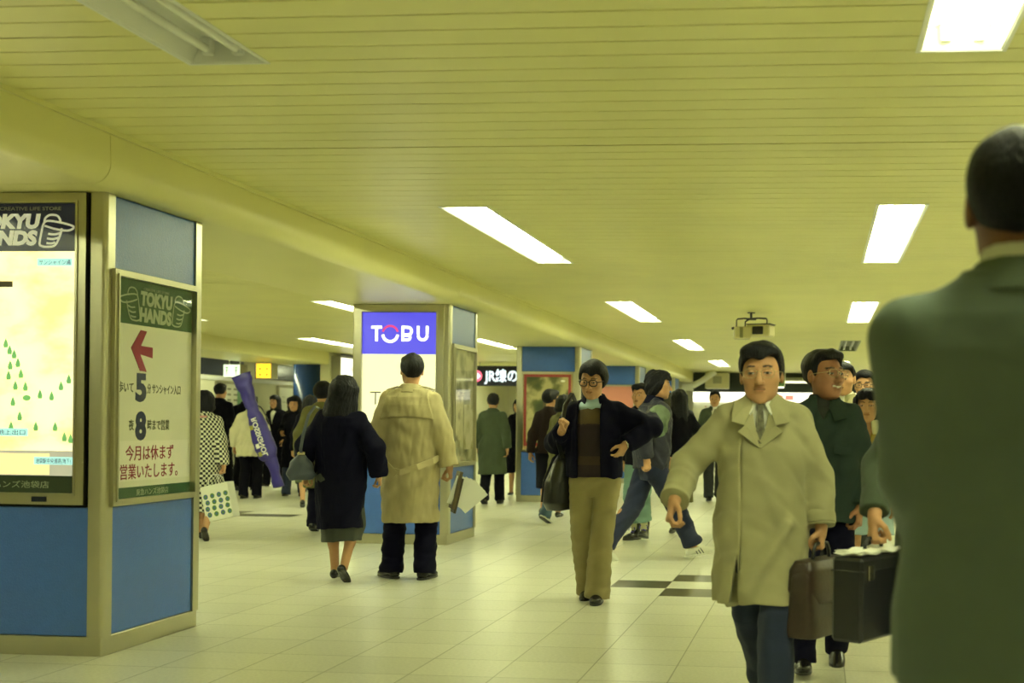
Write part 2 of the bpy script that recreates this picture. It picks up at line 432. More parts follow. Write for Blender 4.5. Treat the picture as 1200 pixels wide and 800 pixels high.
def frame(fn, a0, a1, b0, b1, wd, d, parent, m=M_ALU, bottom=None):
    mb = MB(); bt = bottom or wd
    for p in ([(a0, b0), (a1, b0), (a1, b0+bt), (a0, b0+bt)], [(a0, b1-wd), (a1, b1-wd), (a1, b1), (a0, b1)],
              [(a0, b0+bt), (a0+wd, b0+bt), (a0+wd, b1-wd), (a0, b1-wd)], [(a1-wd, b0+bt), (a1, b0+bt), (a1, b1-wd), (a1-wd, b1-wd)]):
        mb.prism(p, fn, 0, d)
        # raised inner lip
    g = .012
    for p in ([(a0+wd-g, b0+bt-g), (a1-wd+g, b0+bt-g), (a1-wd+g, b0+bt), (a0+wd-g, b0+bt)], [(a0+wd-g, b1-wd), (a1-wd+g, b1-wd), (a1-wd+g, b1-wd+g), (a0+wd-g, b1-wd+g)],
              [(a0+wd-g, b0+bt), (a0+wd, b0+bt), (a0+wd, b1-wd), (a0+wd-g, b1-wd)], [(a1-wd, b0+bt), (a1-wd+g, b0+bt), (a1-wd+g, b1-wd), (a1-wd, b1-wd)]):
        mb.prism(p, fn, d, d+.008)
    return mb.build('frame', m, parent)
def rect(a0, a1, b0, b1): return [(a0, b0), (a1, b0), (a1, b1), (a0, b1)]
def panel(name, fn, r, d0, d1, m, parent): return MB().prism(rect(*r), fn, d0, d1).build(name, m, parent)

HAND = [[(-.02, .62), (-.10, .10), (-.06, .0), (.10, -.03), (.30, .02), (.42, .30), (.47, .52)],
        [(-.02, .62), (.08, .74), (.40, .70), (.72, .60), (.76, .52), (.60, .45), (.30, .50), (.02, .60)],
        [(.02, .68), (.04, .82), (.16, .92), (.34, .90), (.42, .78), (.42, .70)],
        [(.12, .36), (.28, .34), (.43, .38)], [(.09, .22), (.24, .20), (.38, .24)], [(.08, .08), (.20, .07), (.30, .10)]]
def smooth_pts(p, n=5):
    P = [np.array(q, float) for q in p]; out = []
    for i in range(len(P)-1):
        a, b, c, d = P[max(i-1, 0)], P[i], P[i+1], P[min(i+2, len(P)-1)]
        for t in np.linspace(0, 1, n, endpoint=False):
            out.append(tuple(.5*((2*b)+(c-a)*t+(2*a-5*b+4*c-d)*t*t+(3*b-a-3*c+d)*t**3)))
    out.append(tuple(P[-1])); return out
def hand_logo(fn, c, sx, sy, wd, m, parent, flip=1):
    mb = MB()
    for i, s in enumerate(HAND):
        pts = [(c[0]+flip*a*sx, c[1]+b*sy) for a, b in smooth_pts(s)]
        mb.ribbon(pts, wd, fn, .0008, .002+.0002*i)
    return mb.build('emblem', m, parent)

# ---- illuminated map on the nearest column (front)
def map_material():
    m = emat('map_print', (1, .93, .62), .82, (.75, .72, .5), .3); nt = m.node_tree; b = nt.nodes['Principled BSDF']
    tc = nt.nodes.new('ShaderNodeTexCoord'); mp = nt.nodes.new('ShaderNodeMapping'); mp.inputs['Scale'].default_value = (1.2, 1.2, 2.0); nt.links.new(tc.outputs['Object'], mp.inputs[0])
    n = nt.nodes.new('ShaderNodeTexNoise'); n.inputs['Scale'].default_value = 2.2; n.inputs['Detail'].default_value = 4; nt.links.new(mp.outputs[0], n.inputs['Vector'])
    cr = nt.nodes.new('ShaderNodeValToRGB'); e = cr.color_ramp.elements
    e[0].position = .36; e[0].color = (.86, .72, .32, 1); e[1].position = .56; e[1].color = (1, .94, .62, 1)
    nt.links.new(n.outputs['Fac'], cr.inputs[0]); nt.links.new(cr.outputs[0], b.inputs['Emission Color']); nt.links.new(cr.outputs[0], b.inputs['Base Color'])
    return m
M_LETW = emat('letter_white_lit', (.95, .95, .75), .22, (.85, .85, .75))
M_HEADN = emat('header_navy_lit', (.03, .03, .06), .10, (.02, .025, .07), .25)
t = thing('map_case', 'illuminated yellow town map in a steel case on the nearest column', 'display case', (-4.25, 6.20, .79))
fn = plane_fn((0, 6.209, 0), (1, 0, 0), (0, 0, 1))   # a = X, b = Z, d towards the viewer (-Y)
MB().prism(rect(-4.625, -3.80, .79, 2.415), fn, -.02, .0).build('backing', M_BLACKP, t)
frame(fn, -4.625, -3.80, .79, 2.415, .055, .03, t, bottom=.06)
panel('map_panel', fn, (-4.575, -3.868, .94, 2.112), .0, .008, map_material(), t)
panel('header', fn, (-4.575, -3.868, 2.112, 2.365), .0, .009, M_HEADN, t)
panel('footer', fn, (-4.575, -3.868, .85, .94), .0, .009, mat('footer_dark', (.03, .05, .03), .3), t)
text('lettering', 'TOKYU', .098, M_LETW, fn, (-4.255, 2.235), width=.37, bold=.06, shear=.15, lift=.0095, parent=t)
text('lettering', 'HANDS', .098, M_LETW, fn, (-4.27, 2.148), width=.37, bold=.06, shear=.15, lift=.0095, parent=t)
text('lettering', 'CREATIVE LIFE STORE', .026, mat('letter_grey', (.35, .36, .32), .5), fn, (-4.12, 2.338-.012), width=.34, bold=.01, lift=.0095, parent=t)
fnl = lambda a, b, d: fn(a, b, d+.009)
hand_logo(fnl, (-4.045, 2.140), .215, .175, .011, M_LETW, t)
M_CYAN = emat('map_cyan', (.45, .85, .80), .75, (.3, .6, .6)); M_INK = mat('ink_dark', (.03, .05, .08), .5)
M_GREEN = emat('map_green', (.20, .55, .16), .55, (.12, .35, .1)); M_GREY = emat('map_grey', (.50, .48, .36), .6, (.4, .4, .32)); M_BUFF = emat('map_buff', (.95, .80, .35), .85, (.6, .5, .25))
TREES = [(0, 402), (5, 410), (11, 415), (16, 425), (6, 428), (4, 440), (20, 438), (13, 452), (26, 453), (10, 471), (19, 488), (8, 500), (45, 462), (60, 464), (72, 452), (82, 444), (65, 500), (77, 512), (85, 514), (40, 500), (-20, 440), (-30, 470), (-45, 430)]
for px, py in TREES:
    a = -3.885-(85-px)*.00428; b = 1.072+(528-py)*.00443
    mb = MB(); mb.prism([(a-.010, b-.022), (a+.010, b-.022), (a+.013, b-.008), (a+.008, b+.008), (a, b+.026), (a-.008, b+.008), (a-.013, b-.008)], fn, .008, .0095); mb.build('printed_tree', M_GREEN, t)
mb = MB(); mb.disc((-4.13, 1.345), .022, fn, .008, .0095, 12, ry=.015); mb.build('printed_bush', M_GREEN, t)
panel('map_road', fn, (-4.575, -3.868, .94, 1.07), .008, .0088, M_GREY, t)
panel('map_block', fn, (-4.45, -4.00, .945, 1.055), .0088, .0094, M_BUFF, t)
for (a0, a1, b, txt) in ((-4.078, -3.885, 2.055, 'サンシャイン通'), (-4.085, -3.87, 1.018, '池袋駅中央通路(地下)'), (-4.38, -4.12, 1.165, '池袋地上出口')):
    panel('caption', fn, (a0, a1, b-.020, b+.020), .0095, .0105, M_CYAN, t)
    text('lettering', txt, .030, M_INK, fn, ((a0+a1)/2, b-.012), width=(a1-a0)*.9, lift=.0106, depth=.0006, parent=t)
panel('caption', fn, (-4.45, -4.215, 1.925, 1.955), .008, .0095, mat('map_brown', (.12, .09, .04), .5), t)
text('lettering', '東急ハンズ池袋店', .040, mat('letter_sage', (.40, .45, .32), .5), fn, (-4.21, .878), width=.42, lift=.0095, parent=t)
panel('name_plate', fn, (-4.08, -4.0, .805, .832), .03, .036, M_NAVY, t)

# ---- arrow sign on the nearest column (right side)
fs = plane_fn((-3.709, 0, 0), (0, 1, 0), (0, 0, 1))  # a = Y, b = Z, d towards +X
M_CREAM = mat('sign_cream', (.82, .81, .68), .5, spec=.15); M_SGREEN = mat('sign_green', (.045, .11, .05), .55, spec=.08); M_SLET = mat('sign_sage', (.42, .48, .34), .55, spec=.08)
M_RED = mat('sign_crimson', (.28, .02, .055), .55, spec=.08); M_SNAVY = mat('sign_navy', (.015, .025, .085), .55, spec=.08); M_PALE = mat('sign_pale', (.90, .88, .78), .5, spec=.15)
t = thing('arrow_sign', 'cream store sign with crimson arrow and navy numerals on the nearest column', 'sign', (-3.70, 6.69, .79))
frame(fs, 6.255, 7.14, .78, 2.03, .035, .03, t)
panel('board', fs, (6.28, 7.11, .80, 2.0), -.01, .006, M_CREAM, t)
panel('header', fs, (6.29, 7.10, 1.753, 1.995), .006, .009, M_SGREEN, t)
panel('footer', fs, (6.29, 7.10, .812, .872), .006, .009, M_SGREEN, t)
panel('notice', fs, (6.29, 7.085, .905, 1.122), .006, .008, M_PALE, t)
fq = lambda a, b, d: fs(a, b, d+.009)
text('lettering', 'TOKYU', .100, M_SLET, fq, (6.700, 1.868), width=.34, bold=.06, shear=.1, parent=t)
text('lettering', 'HANDS', .100, M_SLET, fq, (6.690, 1.778), width=.34, bold=.06, shear=.1, parent=t)
text('lettering', 'CREATIVE LIFE STORE', .020, M_SLET, fq, (6.70, 1.948), width=.27, parent=t)
hand_logo(fq, (6.895, 1.780), .235, .185, .008, M_SLET, t); hand_logo(fq, (6.505, 1.780), .235, .185, .008, M_SLET, t, -1)
arr = [(313, 612), (370, 725), (410, 728), (368, 640), (447, 655), (447, 600), (372, 597), (410, 520), (372, 517)]
arr = [(6.449+(x-313)/134*.218, 1.622-(y-615)*.00107) for x, y in arr]
mb = MB(); mb.prism([arr[0], arr[1], arr[2], arr[3], arr[6], arr[7], arr[8]], fs, .006, .009); mb.prism([arr[3], arr[4], arr[5], arr[6]], fs, .006, .009)
mb.build('arrow', M_RED, t)
fw = lambda a, b, d: fs(a, b, d+.006)
text('lettering', '5', .200, M_SNAVY, fw, (6.555, 1.345), width=.112, bold=.05, parent=t)
text('lettering', '8', .200, M_SNAVY, fw, (6.555, 1.135), width=.112, bold=.05, parent=t)
M_INKG = mat('ink_olive', (.07, .075, .04), .55, spec=.08)
text('lettering', '歩いて', .062, M_INKG, fw, (6.405, 1.388), width=.15, bold=.012, parent=t)
text('lettering', '分 サンシャイン入口', .058, M_INKG, fw, (6.80, 1.388), width=.36, bold=.012, parent=t)
text('lettering', '夜', .062, M_INKG, fw, (6.46, 1.185), width=.05, bold=.012, parent=t)
text('lettering', '時まで営業', .062, M_INKG, fw, (6.74, 1.185), width=.235, bold=.012, parent=t)
fp = lambda a, b, d: fs(a, b, d+.008)
text('lettering', '今月は休まず', .088, M_RED, fp, (6.655, 1.022), width=.50, bold=.008, parent=t)
text('lettering', '営業いたします。', .088, M_RED, fp, (6.675, .922), width=.60, bold=.008, parent=t)
text('lettering', '東急ハンズ池袋店', .040, M_SLET, fq, (6.68, .825), width=.34, parent=t)
MB().prism(rect(6.29, 7.10, .80, 2.0), fs, .020, .022).build('glass_pane', M_GLASS, t)

# ---- lit sign on the second column (front)
M_SB = emat('sign_blue_lit', (.10, .085, .78), .80, (.05, .05, .4), .3); M_SW = emat('sign_white_lit', (1, .98, .66), .60, (.7, .7, .5), .3)
M_LW2 = emat('letter_bright', (1, 1, .85), 1.0, (.9, .9, .8)); M_MAG = emat('letter_magenta', (.75, .04, .22), .7, (.6, .05, .2))
def tobu(fn, a0, a1, b0, h, wd, m, m2, parent):
    L = a1-a0; mb = MB(); k = h
    w4 = L*.19
    def S(p): mb.ribbon(p, wd, fn, .0005, .002)
    x = a0
    mb.ribbon([(x, b0+h-wd/2), (x+w4, b0+h-wd/2)], wd, fn, .0005, .002); S([(x+w4/2, b0+h), (x+w4/2, b0)])
    cx = a0+L*.335; r = h*.50; c = (cx, b0+h/2)
    S([(cx+r*math.cos(q), c[1]-.02*h+r*math.sin(q)) for q in np.linspace(PI*1.03, 2*PI*.985, 18)])
    x = a0+L*.53
    S([(x+wd/2, b0), (x+wd/2, b0+h)])
    for yy0, yy1 in ((0, .5), (.5, 1.0)):
        rr = h*.25; top = b0+h*yy1-wd/2; bot = b0+h*yy0+(wd/2 if yy0 == 0 else -wd/2)
        mid = (top+bot)/2; r2 = (top-bot)/2
        S([(x+wd/2, top), (x+w4*.6, top)]+[(x+w4*.6+r2*1.0*math.cos(q), mid+r2*math.sin(q)) for q in np.linspace(PI/2, -PI/2, 9)]+[(x+w4*.6, bot), (x+wd/2, bot)])
    x = a0+L*.80; rr = w4/2
    S([(x+wd/2, b0+h), (x+wd/2, b0+h*.45)]); S([(x+w4-wd/2+.01, b0+h), (x+w4-wd/2+.01, b0+h*.45)])
    S([(x+(w4+.01)/2+(w4/2-wd/2+.005)*math.cos(q), b0+h*.40+(h*.40-wd/2)*math.sin(q)) for q in np.linspace(PI, 2*PI, 12)])
    mb.build('lettering', m, parent)
    mb = MB(); mb.ribbon([(cx+r*math.cos(q), c[1]+.02*h+r*.95*math.sin(q)) for q in np.linspace(0.06*PI, PI*.94, 18)], wd*.72, fn, .0005, .002)
    mb.build('lettering_arc', m2, parent)['label'] = 'magenta upper arc of the letter'
t = thing('lit_sign', 'backlit sign with blue header and white letters behind the couple', 'sign', (-4.22, 12.30, .79))
fn2 = plane_fn((0, 12.309, 0), (1, 0, 0), (0, 0, 1))
MB().prism(rect(-4.68, -3.76, .785, 2.415), fn2, -.02, 0).build('backing', M_BLACKP, t)
frame(fn2, -4.68, -3.76, .785, 2.415, .075, .03, t)
panel('header', fn2, (-4.61, -3.845, 1.915, 2.335), 0, .008, M_SB, t)
panel('white_panel', fn2, (-4.61, -3.845, .86, 1.915), 0, .008, M_SW, t)
f2 = lambda a, b, d: fn2(a, b, d+.008)
tobu(f2, -4.515, -3.925, 2.045, .155, .029, M_LW2, M_MAG, t)
tobu(f2, -4.52, -3.93, 1.405, .13, .012, mat('letter_umber', (.05, .035, .02), .5), M_MAG, t)

# ---- photo case on the second column (right side)
def photo_mat(name, cols, scale, seedv):
    m = mat(name, (.3, .3, .2), .3); nt = m.node_tree; b = nt.nodes['Principled BSDF']
    tc = nt.nodes.new('ShaderNodeTexCoord'); mp = nt.nodes.new('ShaderNodeMapping'); mp.inputs['Location'].default_value = (seedv, seedv*2, seedv); nt.links.new(tc.outputs['Object'], mp.inputs[0])
    v = nt.nodes.new('ShaderNodeTexVoronoi'); v.inputs['Scale'].default_value = scale; n = nt.nodes.new('ShaderNodeTexNoise'); n.inputs['Scale'].default_value = scale*.8; n.inputs['Detail'].default_value = 6
    nt.links.new(mp.outputs[0], n.inputs['Vector']); nt.links.new(mp.outputs[0], v.inputs['Vector'])
    ad = nt.nodes.new('ShaderNodeMath'); ad.operation = 'MULTIPLY_ADD'; ad.inputs[1].default_value = .35; nt.links.new(v.outputs['Distance'], ad.inputs[0]); nt.links.new(n.outputs['Fac'], ad.inputs[2])
    cr = nt.nodes.new('ShaderNodeValToRGB'); el = cr.color_ramp.elements
    while len(el) < len(cols): el.new(.5)
    for i, (p, c) in enumerate(cols): el[i].position = p; el[i].color = (*c, 1)
    nt.links.new(ad.outputs[0], cr.inputs[0]); nt.links.new(cr.outputs[0], b.inputs['Base Color']); return m
t = thing('photo_case', 'glazed photo case on the side of the column behind the couple', 'display case', (-3.70, 12.8, .79))
fs2 = plane_fn((-3.709, 0, 0), (0, 1, 0), (0, 0, 1))
frame(fs2, 12.39, 13.24, .78, 2.03, .045, .03, t)
panel('photo_board', fs2, (12.43, 13.20, .82, 1.99), -.01, .005, photo_mat('photo_print', [(.38, (.03, .04, .02)), (.5, (.16, .17, .09)), (.62, (.35, .34, .2)), (.75, (.6, .58, .4))], 6, 3.1), t)
panel('photo', fs2, (12.45, 12.80, 1.05, 1.55), .005, .008, photo_mat('photo_print_b', [(.4, (.02, .03, .015)), (.55, (.2, .16, .08)), (.7, (.65, .6, .4))], 7, 9.3), t)
panel('photo', fs2, (12.84, 13.18, .95, 1.42), .005, .008, photo_mat('photo_print_c', [(.4, (.05, .04, .02)), (.55, (.4, .36, .16)), (.7, (.7, .65, .5))], 5, 5.3), t)
MB().prism(rect(12.43, 13.20, .82, 1.99), fs2, .020, .022).build('glass_pane', M_GLASS, t)

# ---- posters on the third and fourth columns
t = thing('wall_poster', 'dark poster with a red border on the third column', 'poster', (-4.2, 19.2, .80))
fn3 = plane_fn((0, 19.209, 0), (1, 0, 0), (0, 0, 1))
frame(fn3, -4.63, -3.78, .785, 2.03, .035, .02, t)
panel('mount', fn3, (-4.60, -3.81, .81, 2.0), -.005, .004, mat('poster_buff', (.50, .36, .16), .5), t)
panel('red_border', fn3, (-4.585, -3.845, .87, 1.985), .004, .008, mat('poster_red', (.30, .03, .035), .45), t)
panel('print', fn3, (-4.545, -3.885, .92, 1.945), .008, .011, photo_mat('poster_print', [(.42, (.02, .03, .01)), (.58, (.05, .07, .02)), (.66, (.10, .11, .03)), (.78, (.45, .40, .20))], 4, 1.7), t)
panel('print_patch', fn3, (-4.28, -4.02, 1.30, 1.62), .011, .013, photo_mat('poster_print_b', [(.4, (.25, .02, .02)), (.6, (.08, .06, .02))], 9, 2.7), t)
MB().disc((-3.97, 1.885), .035, fn3, .011, .0135, 16, ry=.018).build('seal', M_PALE, t)
t = thing('wall_poster', 'pink poster on the fourth column, behind the man in the navy jacket', 'poster', (-4.2, 25.6, .80))
fn4 = plane_fn((0, 25.609, 0), (1, 0, 0), (0, 0, 1))
frame(fn4, -4.63, -3.78, .785, 2.03, .035, .02, t)
panel('print', fn4, (-4.60, -3.81, .82, 1.995), -.005, .008, mat('poster_pink', (.62, .24, .20), .5), t)

# ---- hanging line sign
t = thing('hanging_sign', 'dark lit railway line sign hanging between the second and third columns', 'sign', (-7.7, 30, 2.1))
box('casing', (-8.75, -6.6, 30, 30.2, 2.11, 2.60), mat('sign_casing', (.01, .012, .03), .3), t, bev=.01)
for hx in (-8.3, -7.1): MB().tube([(hx, 30.1, 2.60), (hx, 30.1, 2.69)], .015).build('hanger', M_STEEL, t)
fj = plane_fn((0, 30.0, 0), (1, 0, 0), (0, 0, 1))
M_JL = emat('letter_skyblue', (.75, .88, 1), 1.1, (.8, .9, 1)); M_JP = emat('letter_pink', (.9, .12, .25), 1.0, (.8, .1, .2))
text('lettering', 'JR線のりば', .34, M_JL, fj, (-8.13, 2.235), align='LEFT', width=1.42, bold=.02, parent=t)
mb = MB(); mb.disc((-8.35, 2.35), .14, fj, .0005, .002); mb.build('roundel', M_JP, t)
mb = MB(); mb.ribbon([(-8.43, 2.35), (-8.28, 2.35)], .03, fj, .002, .0035); mb.prism([(-8.33, 2.43), (-8.33, 2.27), (-8.25, 2.35)], fj, .002, .0036); mb.build('arrow', M_JL, t)

# ---- ticket hall behind the left corridor
t = thing('light_box', 'white lit notice box on the left wall beyond the second column', 'sign', (-10.4, 27.4, 2.1))
box('casing', (-10.5, -10.30, 26.2, 28.7, 2.10, 2.62), mat('casing_grey', (.35, .34, .25), .5), t, bev=.01)
fb = plane_fn((-10.30, 0, 0), (0, 1, 0), (0, 0, 1))
panel('lit_face', fb, (26.25, 28.65, 2.13, 2.59), 0, .006, emat('lightbox_white', (1, .98, .80), 1.3), t)
text('lettering', 'JR線 出口', .16, mat('letter_faint', (.35, .3, .15), .5), fb, (27.4, 2.30), width=1.3, lift=.007, parent=t)
MB().tube([(-10.24, 26.1, 2.645), (-10.24, 28.8, 2.645)], .02).build('rail', M_BLACKP, t)
t = thing('wall_pillar', 'round blue tiled pillar in the ticket hall', 'pillar', (-12.6, 30.0, 0))
MB().tube([(-12.6, 30, 0), (-12.6, 30, 2.80)], .36, 32).build('shaft', mat('pillar_tile', lin((30, 60, 110)), .25, 0, .2, 40), t, smooth=True)
MB().tube([(-12.6, 30, 0), (-12.6, 30, .1)], .375, 32).build('plinth', M_STEEL, t)
t = thing('exit_sign', 'white and green lit exit box hanging in the ticket hall', 'sign', (-12.1, 25, 2.1))
box('casing', (-12.32, -11.95, 24.97, 25.3, 2.10, 2.37), mat('casing_olive', (.42, .40, .26), .5), t, bev=.01)
fe = plane_fn((0, 24.97, 0), (1, 0, 0), (0, 0, 1))
panel('lit_face', fe, (-12.31, -11.96, 2.11, 2.36), 0, .006, emat('exit_white', (.85, 1, .75), 1.0), t)
mb = MB()
for a in (-12.24, -12.04):
    mb.ribbon([(a-.04, 2.30), (a+.04, 2.30)], .015, fe, .006, .008); mb.ribbon([(a-.04, 2.24), (a+.04, 2.24)], .015, fe, .006, .008); mb.ribbon([(a, 2.33), (a, 2.15)], .015, fe, .006, .008)
mb.build('marks', mat('exit_green', (.05, .35, .10), .5), t)
for hx in (-12.25, -12.02): MB().tube([(hx, 25.1, 2.36), (hx, 25.1, 2.80)], .012).build('hanger', M_WHITE, t)
t = thing('yellow_sign', 'yellow lit sign hanging in the ticket hall', 'sign', (-11.4, 25, 2.1))
box('casing', (-11.62, -11.29, 24.98, 25.3, 2.08, 2.40), mat('casing_olive', (.4, .4, .3)), t, bev=.01)
fy = plane_fn((0, 24.98, 0), (1, 0, 0), (0, 0, 1))
panel('lit_face', fy, (-11.61, -11.30, 2.09, 2.39), 0, .006, emat('yellow_lit', (1, .62, .03), 1.05), t)
mb = MB()
for a in (-11.53, -11.38):
    for z in (2.16, 2.28): mb.disc((a, z), .018, fy, .006, .008, 10)
mb.build('marks', mat('mark_red', (.4, .08, .02), .5), t)
for hx in (-11.55, -11.36): MB().tube([(hx, 25.1, 2.40), (hx, 25.1, 2.80)], .012).build('hanger', M_WHITE, t)
# wall of the hall: ledge, dark windows above it, notice boards below it
fh = plane_fn((-15.0, 0, 0), (0, 1, 0), (0, 0, 1))
struct(MB().prism(rect(9, 40.9, 2.20, 2.29), fh, 0, .06).build('trim_4', M_WHITE))
struct(panel('window_1', fh, (24, 31.5, 2.32, 2.78), 0, .02, M_NAVY, None))
struct(panel('window_2', fh, (32.2, 35.0, 2.32, 2.74), 0, .02, M_NAVY, None))
M_PAPER = mat('notice_paper', (.80, .80, .66), .6, 0, 0, 1, .05, 30); M_NGR = mat('notice_green', (.20, .38, .20), .6)
for i, (a0, a1, nm) in enumerate(((24.2, 29.0, 'fare table board on the ticket hall wall, nearer one'), (30.0, 32.0, 'fare table board on the ticket hall wall, middle one'), (33.6, 38.0, 'plain white notice board on the ticket hall wall, farther one'))):
    t = thing('notice_board', nm, 'notice board', (-15.0, (a0+a1)/2, 1.2))
    panel('board', fh, (a0, a1, 1.15, 2.12), 0, .04, M_PAPER, t)
    mb = MB(); g = MB(); rn = random.Random(i)
    rows = 6
    for r_ in range(rows):
        for c_ in range(int((a1-a0)/.35)):
            a = a0+.2+c_*.35; b = 2.0-r_*.14
            if i < 2 and rn.random() < .85: mb.prism(rect(a, a+.2, b-.03, b+.02), fh, .04, .042)
            elif i == 2 and rn.random() < .8: mb.prism(rect(a, a+.28, b-.008, b+.004), fh, .04, .042)
    mb.build('printed_rows', mat('print_grey', (.30, .30, .2), .6), t)
    if i < 2:
        for k in range(2 if i == 0 else 1):
            a = a0+1.1+k*2.0; g.prism(rect(a, a+.62, 1.45, 2.06), fh, .042, .05)
        g.build('green_panel', M_NGR, t)
    frame(fh, a0-.05, a1+.05, 1.10, 2.17, .05, .05, t)

# hall lights, added to brighten the ticket hall
for k, y in enumerate((14.0, 21.5, 29.0, 36.0)):
    t = thing('hall_fill_light', 'bare tube light added to brighten the ticket hall, '+ORD[k]+' from the near end', 'ceiling light', (-13.6, y, 2.80), group='added ticket hall lights')
    box('housing', (-13.7, -13.5, y-1.2, y+1.2, 2.74, 2.80), M_REFL, t, bev=.01)
    for sx in (-.05, .05): MB().tube([(-13.6+sx, y-1.15, 2.72), (-13.6+sx, y+1.15, 2.72)], .017, 12).build('tube', M_TUBE, t)

# ---- far end of the corridor: shop front with dark fascia and lit band
t = thing('shop_front', 'lit shop front across the far end of the corridor', 'shop front', (-1, 35.3, 0))
box('wall_panel', (-3.55, 5.0, 35.3, 35.5, 0, 1.86), mat('shop_white', (.80, .80, .66), .5, 0, 0, 1, .05, 4), t)
box('fascia', (-3.55, 5.0, 35.2, 35.5, 2.14, 2.69), mat('fascia_dark', (.02, .03, .02), .5), t)
box('lit_band', (-3.55, 5.0, 35.18, 35.5, 1.86, 2.14), emat('band_lit', (1, .98, .85), 1.3), t)
fz = plane_fn((0, 35.18, 0), (1, 0, 0), (0, 0, 1))
mb = MB()
for z in (2.045, 1.965): mb.ribbon([(-3.5, z), (4.9, z)], .012, fz, 0, .01)
mb.build('band_rail', mat('rail_grey', (.4, .4, .35), .4), t)
for x0, w_ in ((-1.3, .28), (-.95, .22)):
    panel('red_mark', fz, (x0, x0+w_, 1.93, 2.06), .0, .012, emat('mark_pink', (.9, .25, .2), .8), t)
rn = random.Random(5)
M_LEAF = [mat('leaflet_grey', (.25, .25, .2), .6), mat('leaflet_red', (.4, .08, .05), .6), mat('leaflet_yellow', (.75, .55, .05), .6)]
for k in range(26):
    a = rn.uniform(-3.4, -.2); b = rn.uniform(.5, 1.75); s_ = rn.uniform(.04, .14)
    panel('leaflet', plane_fn((0, 35.3, 0), (1, 0, 0), (0, 0, 1)), (a, a+s_, b, b+s_*.7), 0, .012, M_LEAF[k % 3], t)
mb = MB(); mb.tube([(-1.5, 35.05, 2.43), (4.9, 35.05, 2.43)], .03, 10); mb.build('tube_light', emat('tube_dim', (1, .98, .7), 1.2), t)
mb = MB(); mb.box(-1.6, 4.9, 35.08, 35.2, 2.40, 2.56); mb.build('upper_rail', mat('rail_olive', (.25, .26, .14), .5), t)
t = thing('speaker_box', 'cream square box on the dark fascia at the far end', 'speaker box', (-2.85, 34.6, 2.2))
box('cabinet', (-3.16, -2.52, 34.6, 35.15, 2.22, 2.66), mat('box_cream', (.68, .64, .40), .5), t, bev=.015)
box('grille', (-2.94, -2.70, 34.585, 34.6, 2.36, 2.56), mat('grille_grey', (.38, .37, .25), .7, 0, .6, 300), t)
t = thing('air_duct', 'slanting white duct under the ceiling at the far end', 'duct', (-3.3, 34.2, 2.3))
MB().tube([(-3.62, 34.2, 2.27), (-3.42, 34.2, 2.30), (-3.2, 34.2, 2.42), (-2.85, 34.2, 2.68)], [.075, .08, .08, .085], 12).build('tube', M_WHITE, t, smooth=True)
box('junction_box', (-3.75, -3.45, 34.05, 34.35, 2.15, 2.33), M_WHITE, t, bev=.01)
t = thing('green_sign', 'small green sign hanging from the ceiling at the far end', 'sign', (-1.25, 33.0, 2.2))
box('panel', (-1.30, -.92, 33.0, 33.12, 2.24, 2.62), mat('sign_leaf', (.10, .20, .05), .5), t, bev=.01)
MB().tube([(-1.1, 33.06, 2.62), (-1.1, 33.06, 2.69)], .02).build('hanger', M_BLACKP, t)
box('lower_light', (-1.29, -.93, 33.0, 33.12, 2.205, 2.24), emat('band_lit', (1, 1, 1), 1), t)
box('edge_strip', (-.92, -.90, 33.0, 33.12, 2.24, 2.62), M_WHITE, t)

# ---- ceiling projector
t = thing('ceiling_projector', 'beige projector unit hung from the ceiling on dark brackets', 'projector', (-.89, 16.2, 2.69))
M_PRJ = mat('projector_beige', (.55, .50, .25), .45); M_BRK = mat('bracket_dark', (.02, .018, .03), .4)
def T(x, y, z): return Vector((-.89+x, 16.2+y, 2.69+z))
mb = MB(); mb.tube([T(0, 0, 0), T(0, 0, -.10)], .022, 10); mb.tube([T(0, 0, 0), T(0, 0, -.012)], .07, 16)
mb.box(-.89-.09, -.89+.09, 16.16, 16.24, 2.575, 2.605, bev=.005); mb.build('stem', M_BRK, t)
for pts in ([(-.02, 0, -.095), (-.12, -.02, -.09), (-.24, -.03, -.10), (-.26, -.03, -.12), (-.265, -.03, -.30)], [(.02, 0, -.09), (.14, 0, -.085), (.27, .0, -.09), (.285, 0, -.11), (.285, .0, -.20)], [(-.03, .0, -.10), (-.10, -.05, -.14), (-.10, -.12, -.27)]):
    MB().tube([T(*p) for p in pts], .013, 8).build('bracket_arm', M_BRK, t)
Mx = Matrix.Translation(T(.16, 0, -.26)) @ Matrix.Rotation(-.25, 4, 'Z')
MB().box(-.22, .22, -.14, .20, -.10, .07, bev=.02, M=Mx).build('projector_head', M_PRJ, t)
MB().box(-.10, .10, -.155, -.135, -.075, .045, bev=.008, M=Mx).build('lens_window', M_BLACKP, t)
MB().box(-.23, .23, -.10, .21, .07, .09, bev=.008, M=Mx).build('top_plate', M_BRK, t)
Mx2 = Matrix.Translation(T(-.18, 0, -.28)) @ Matrix.Rotation(.1, 4, 'Z')
MB().box(-.13, .17, -.16, .20, -.12, .06, bev=.02, M=Mx2).build('power_unit', M_PRJ, t)
MB().box(-.03, .03, -.17, -.15, -.11, .05, bev=.005, M=Mx2).build('slot_cover', mat('projector_olive', (.20, .19, .08), .5), t)
MB().tube([T(-.30, -.10, -.24), T(-.335, -.12, -.25)], .02, 10).build('knob', M_BRK, t)

t.scale = (.72, .72, .86)
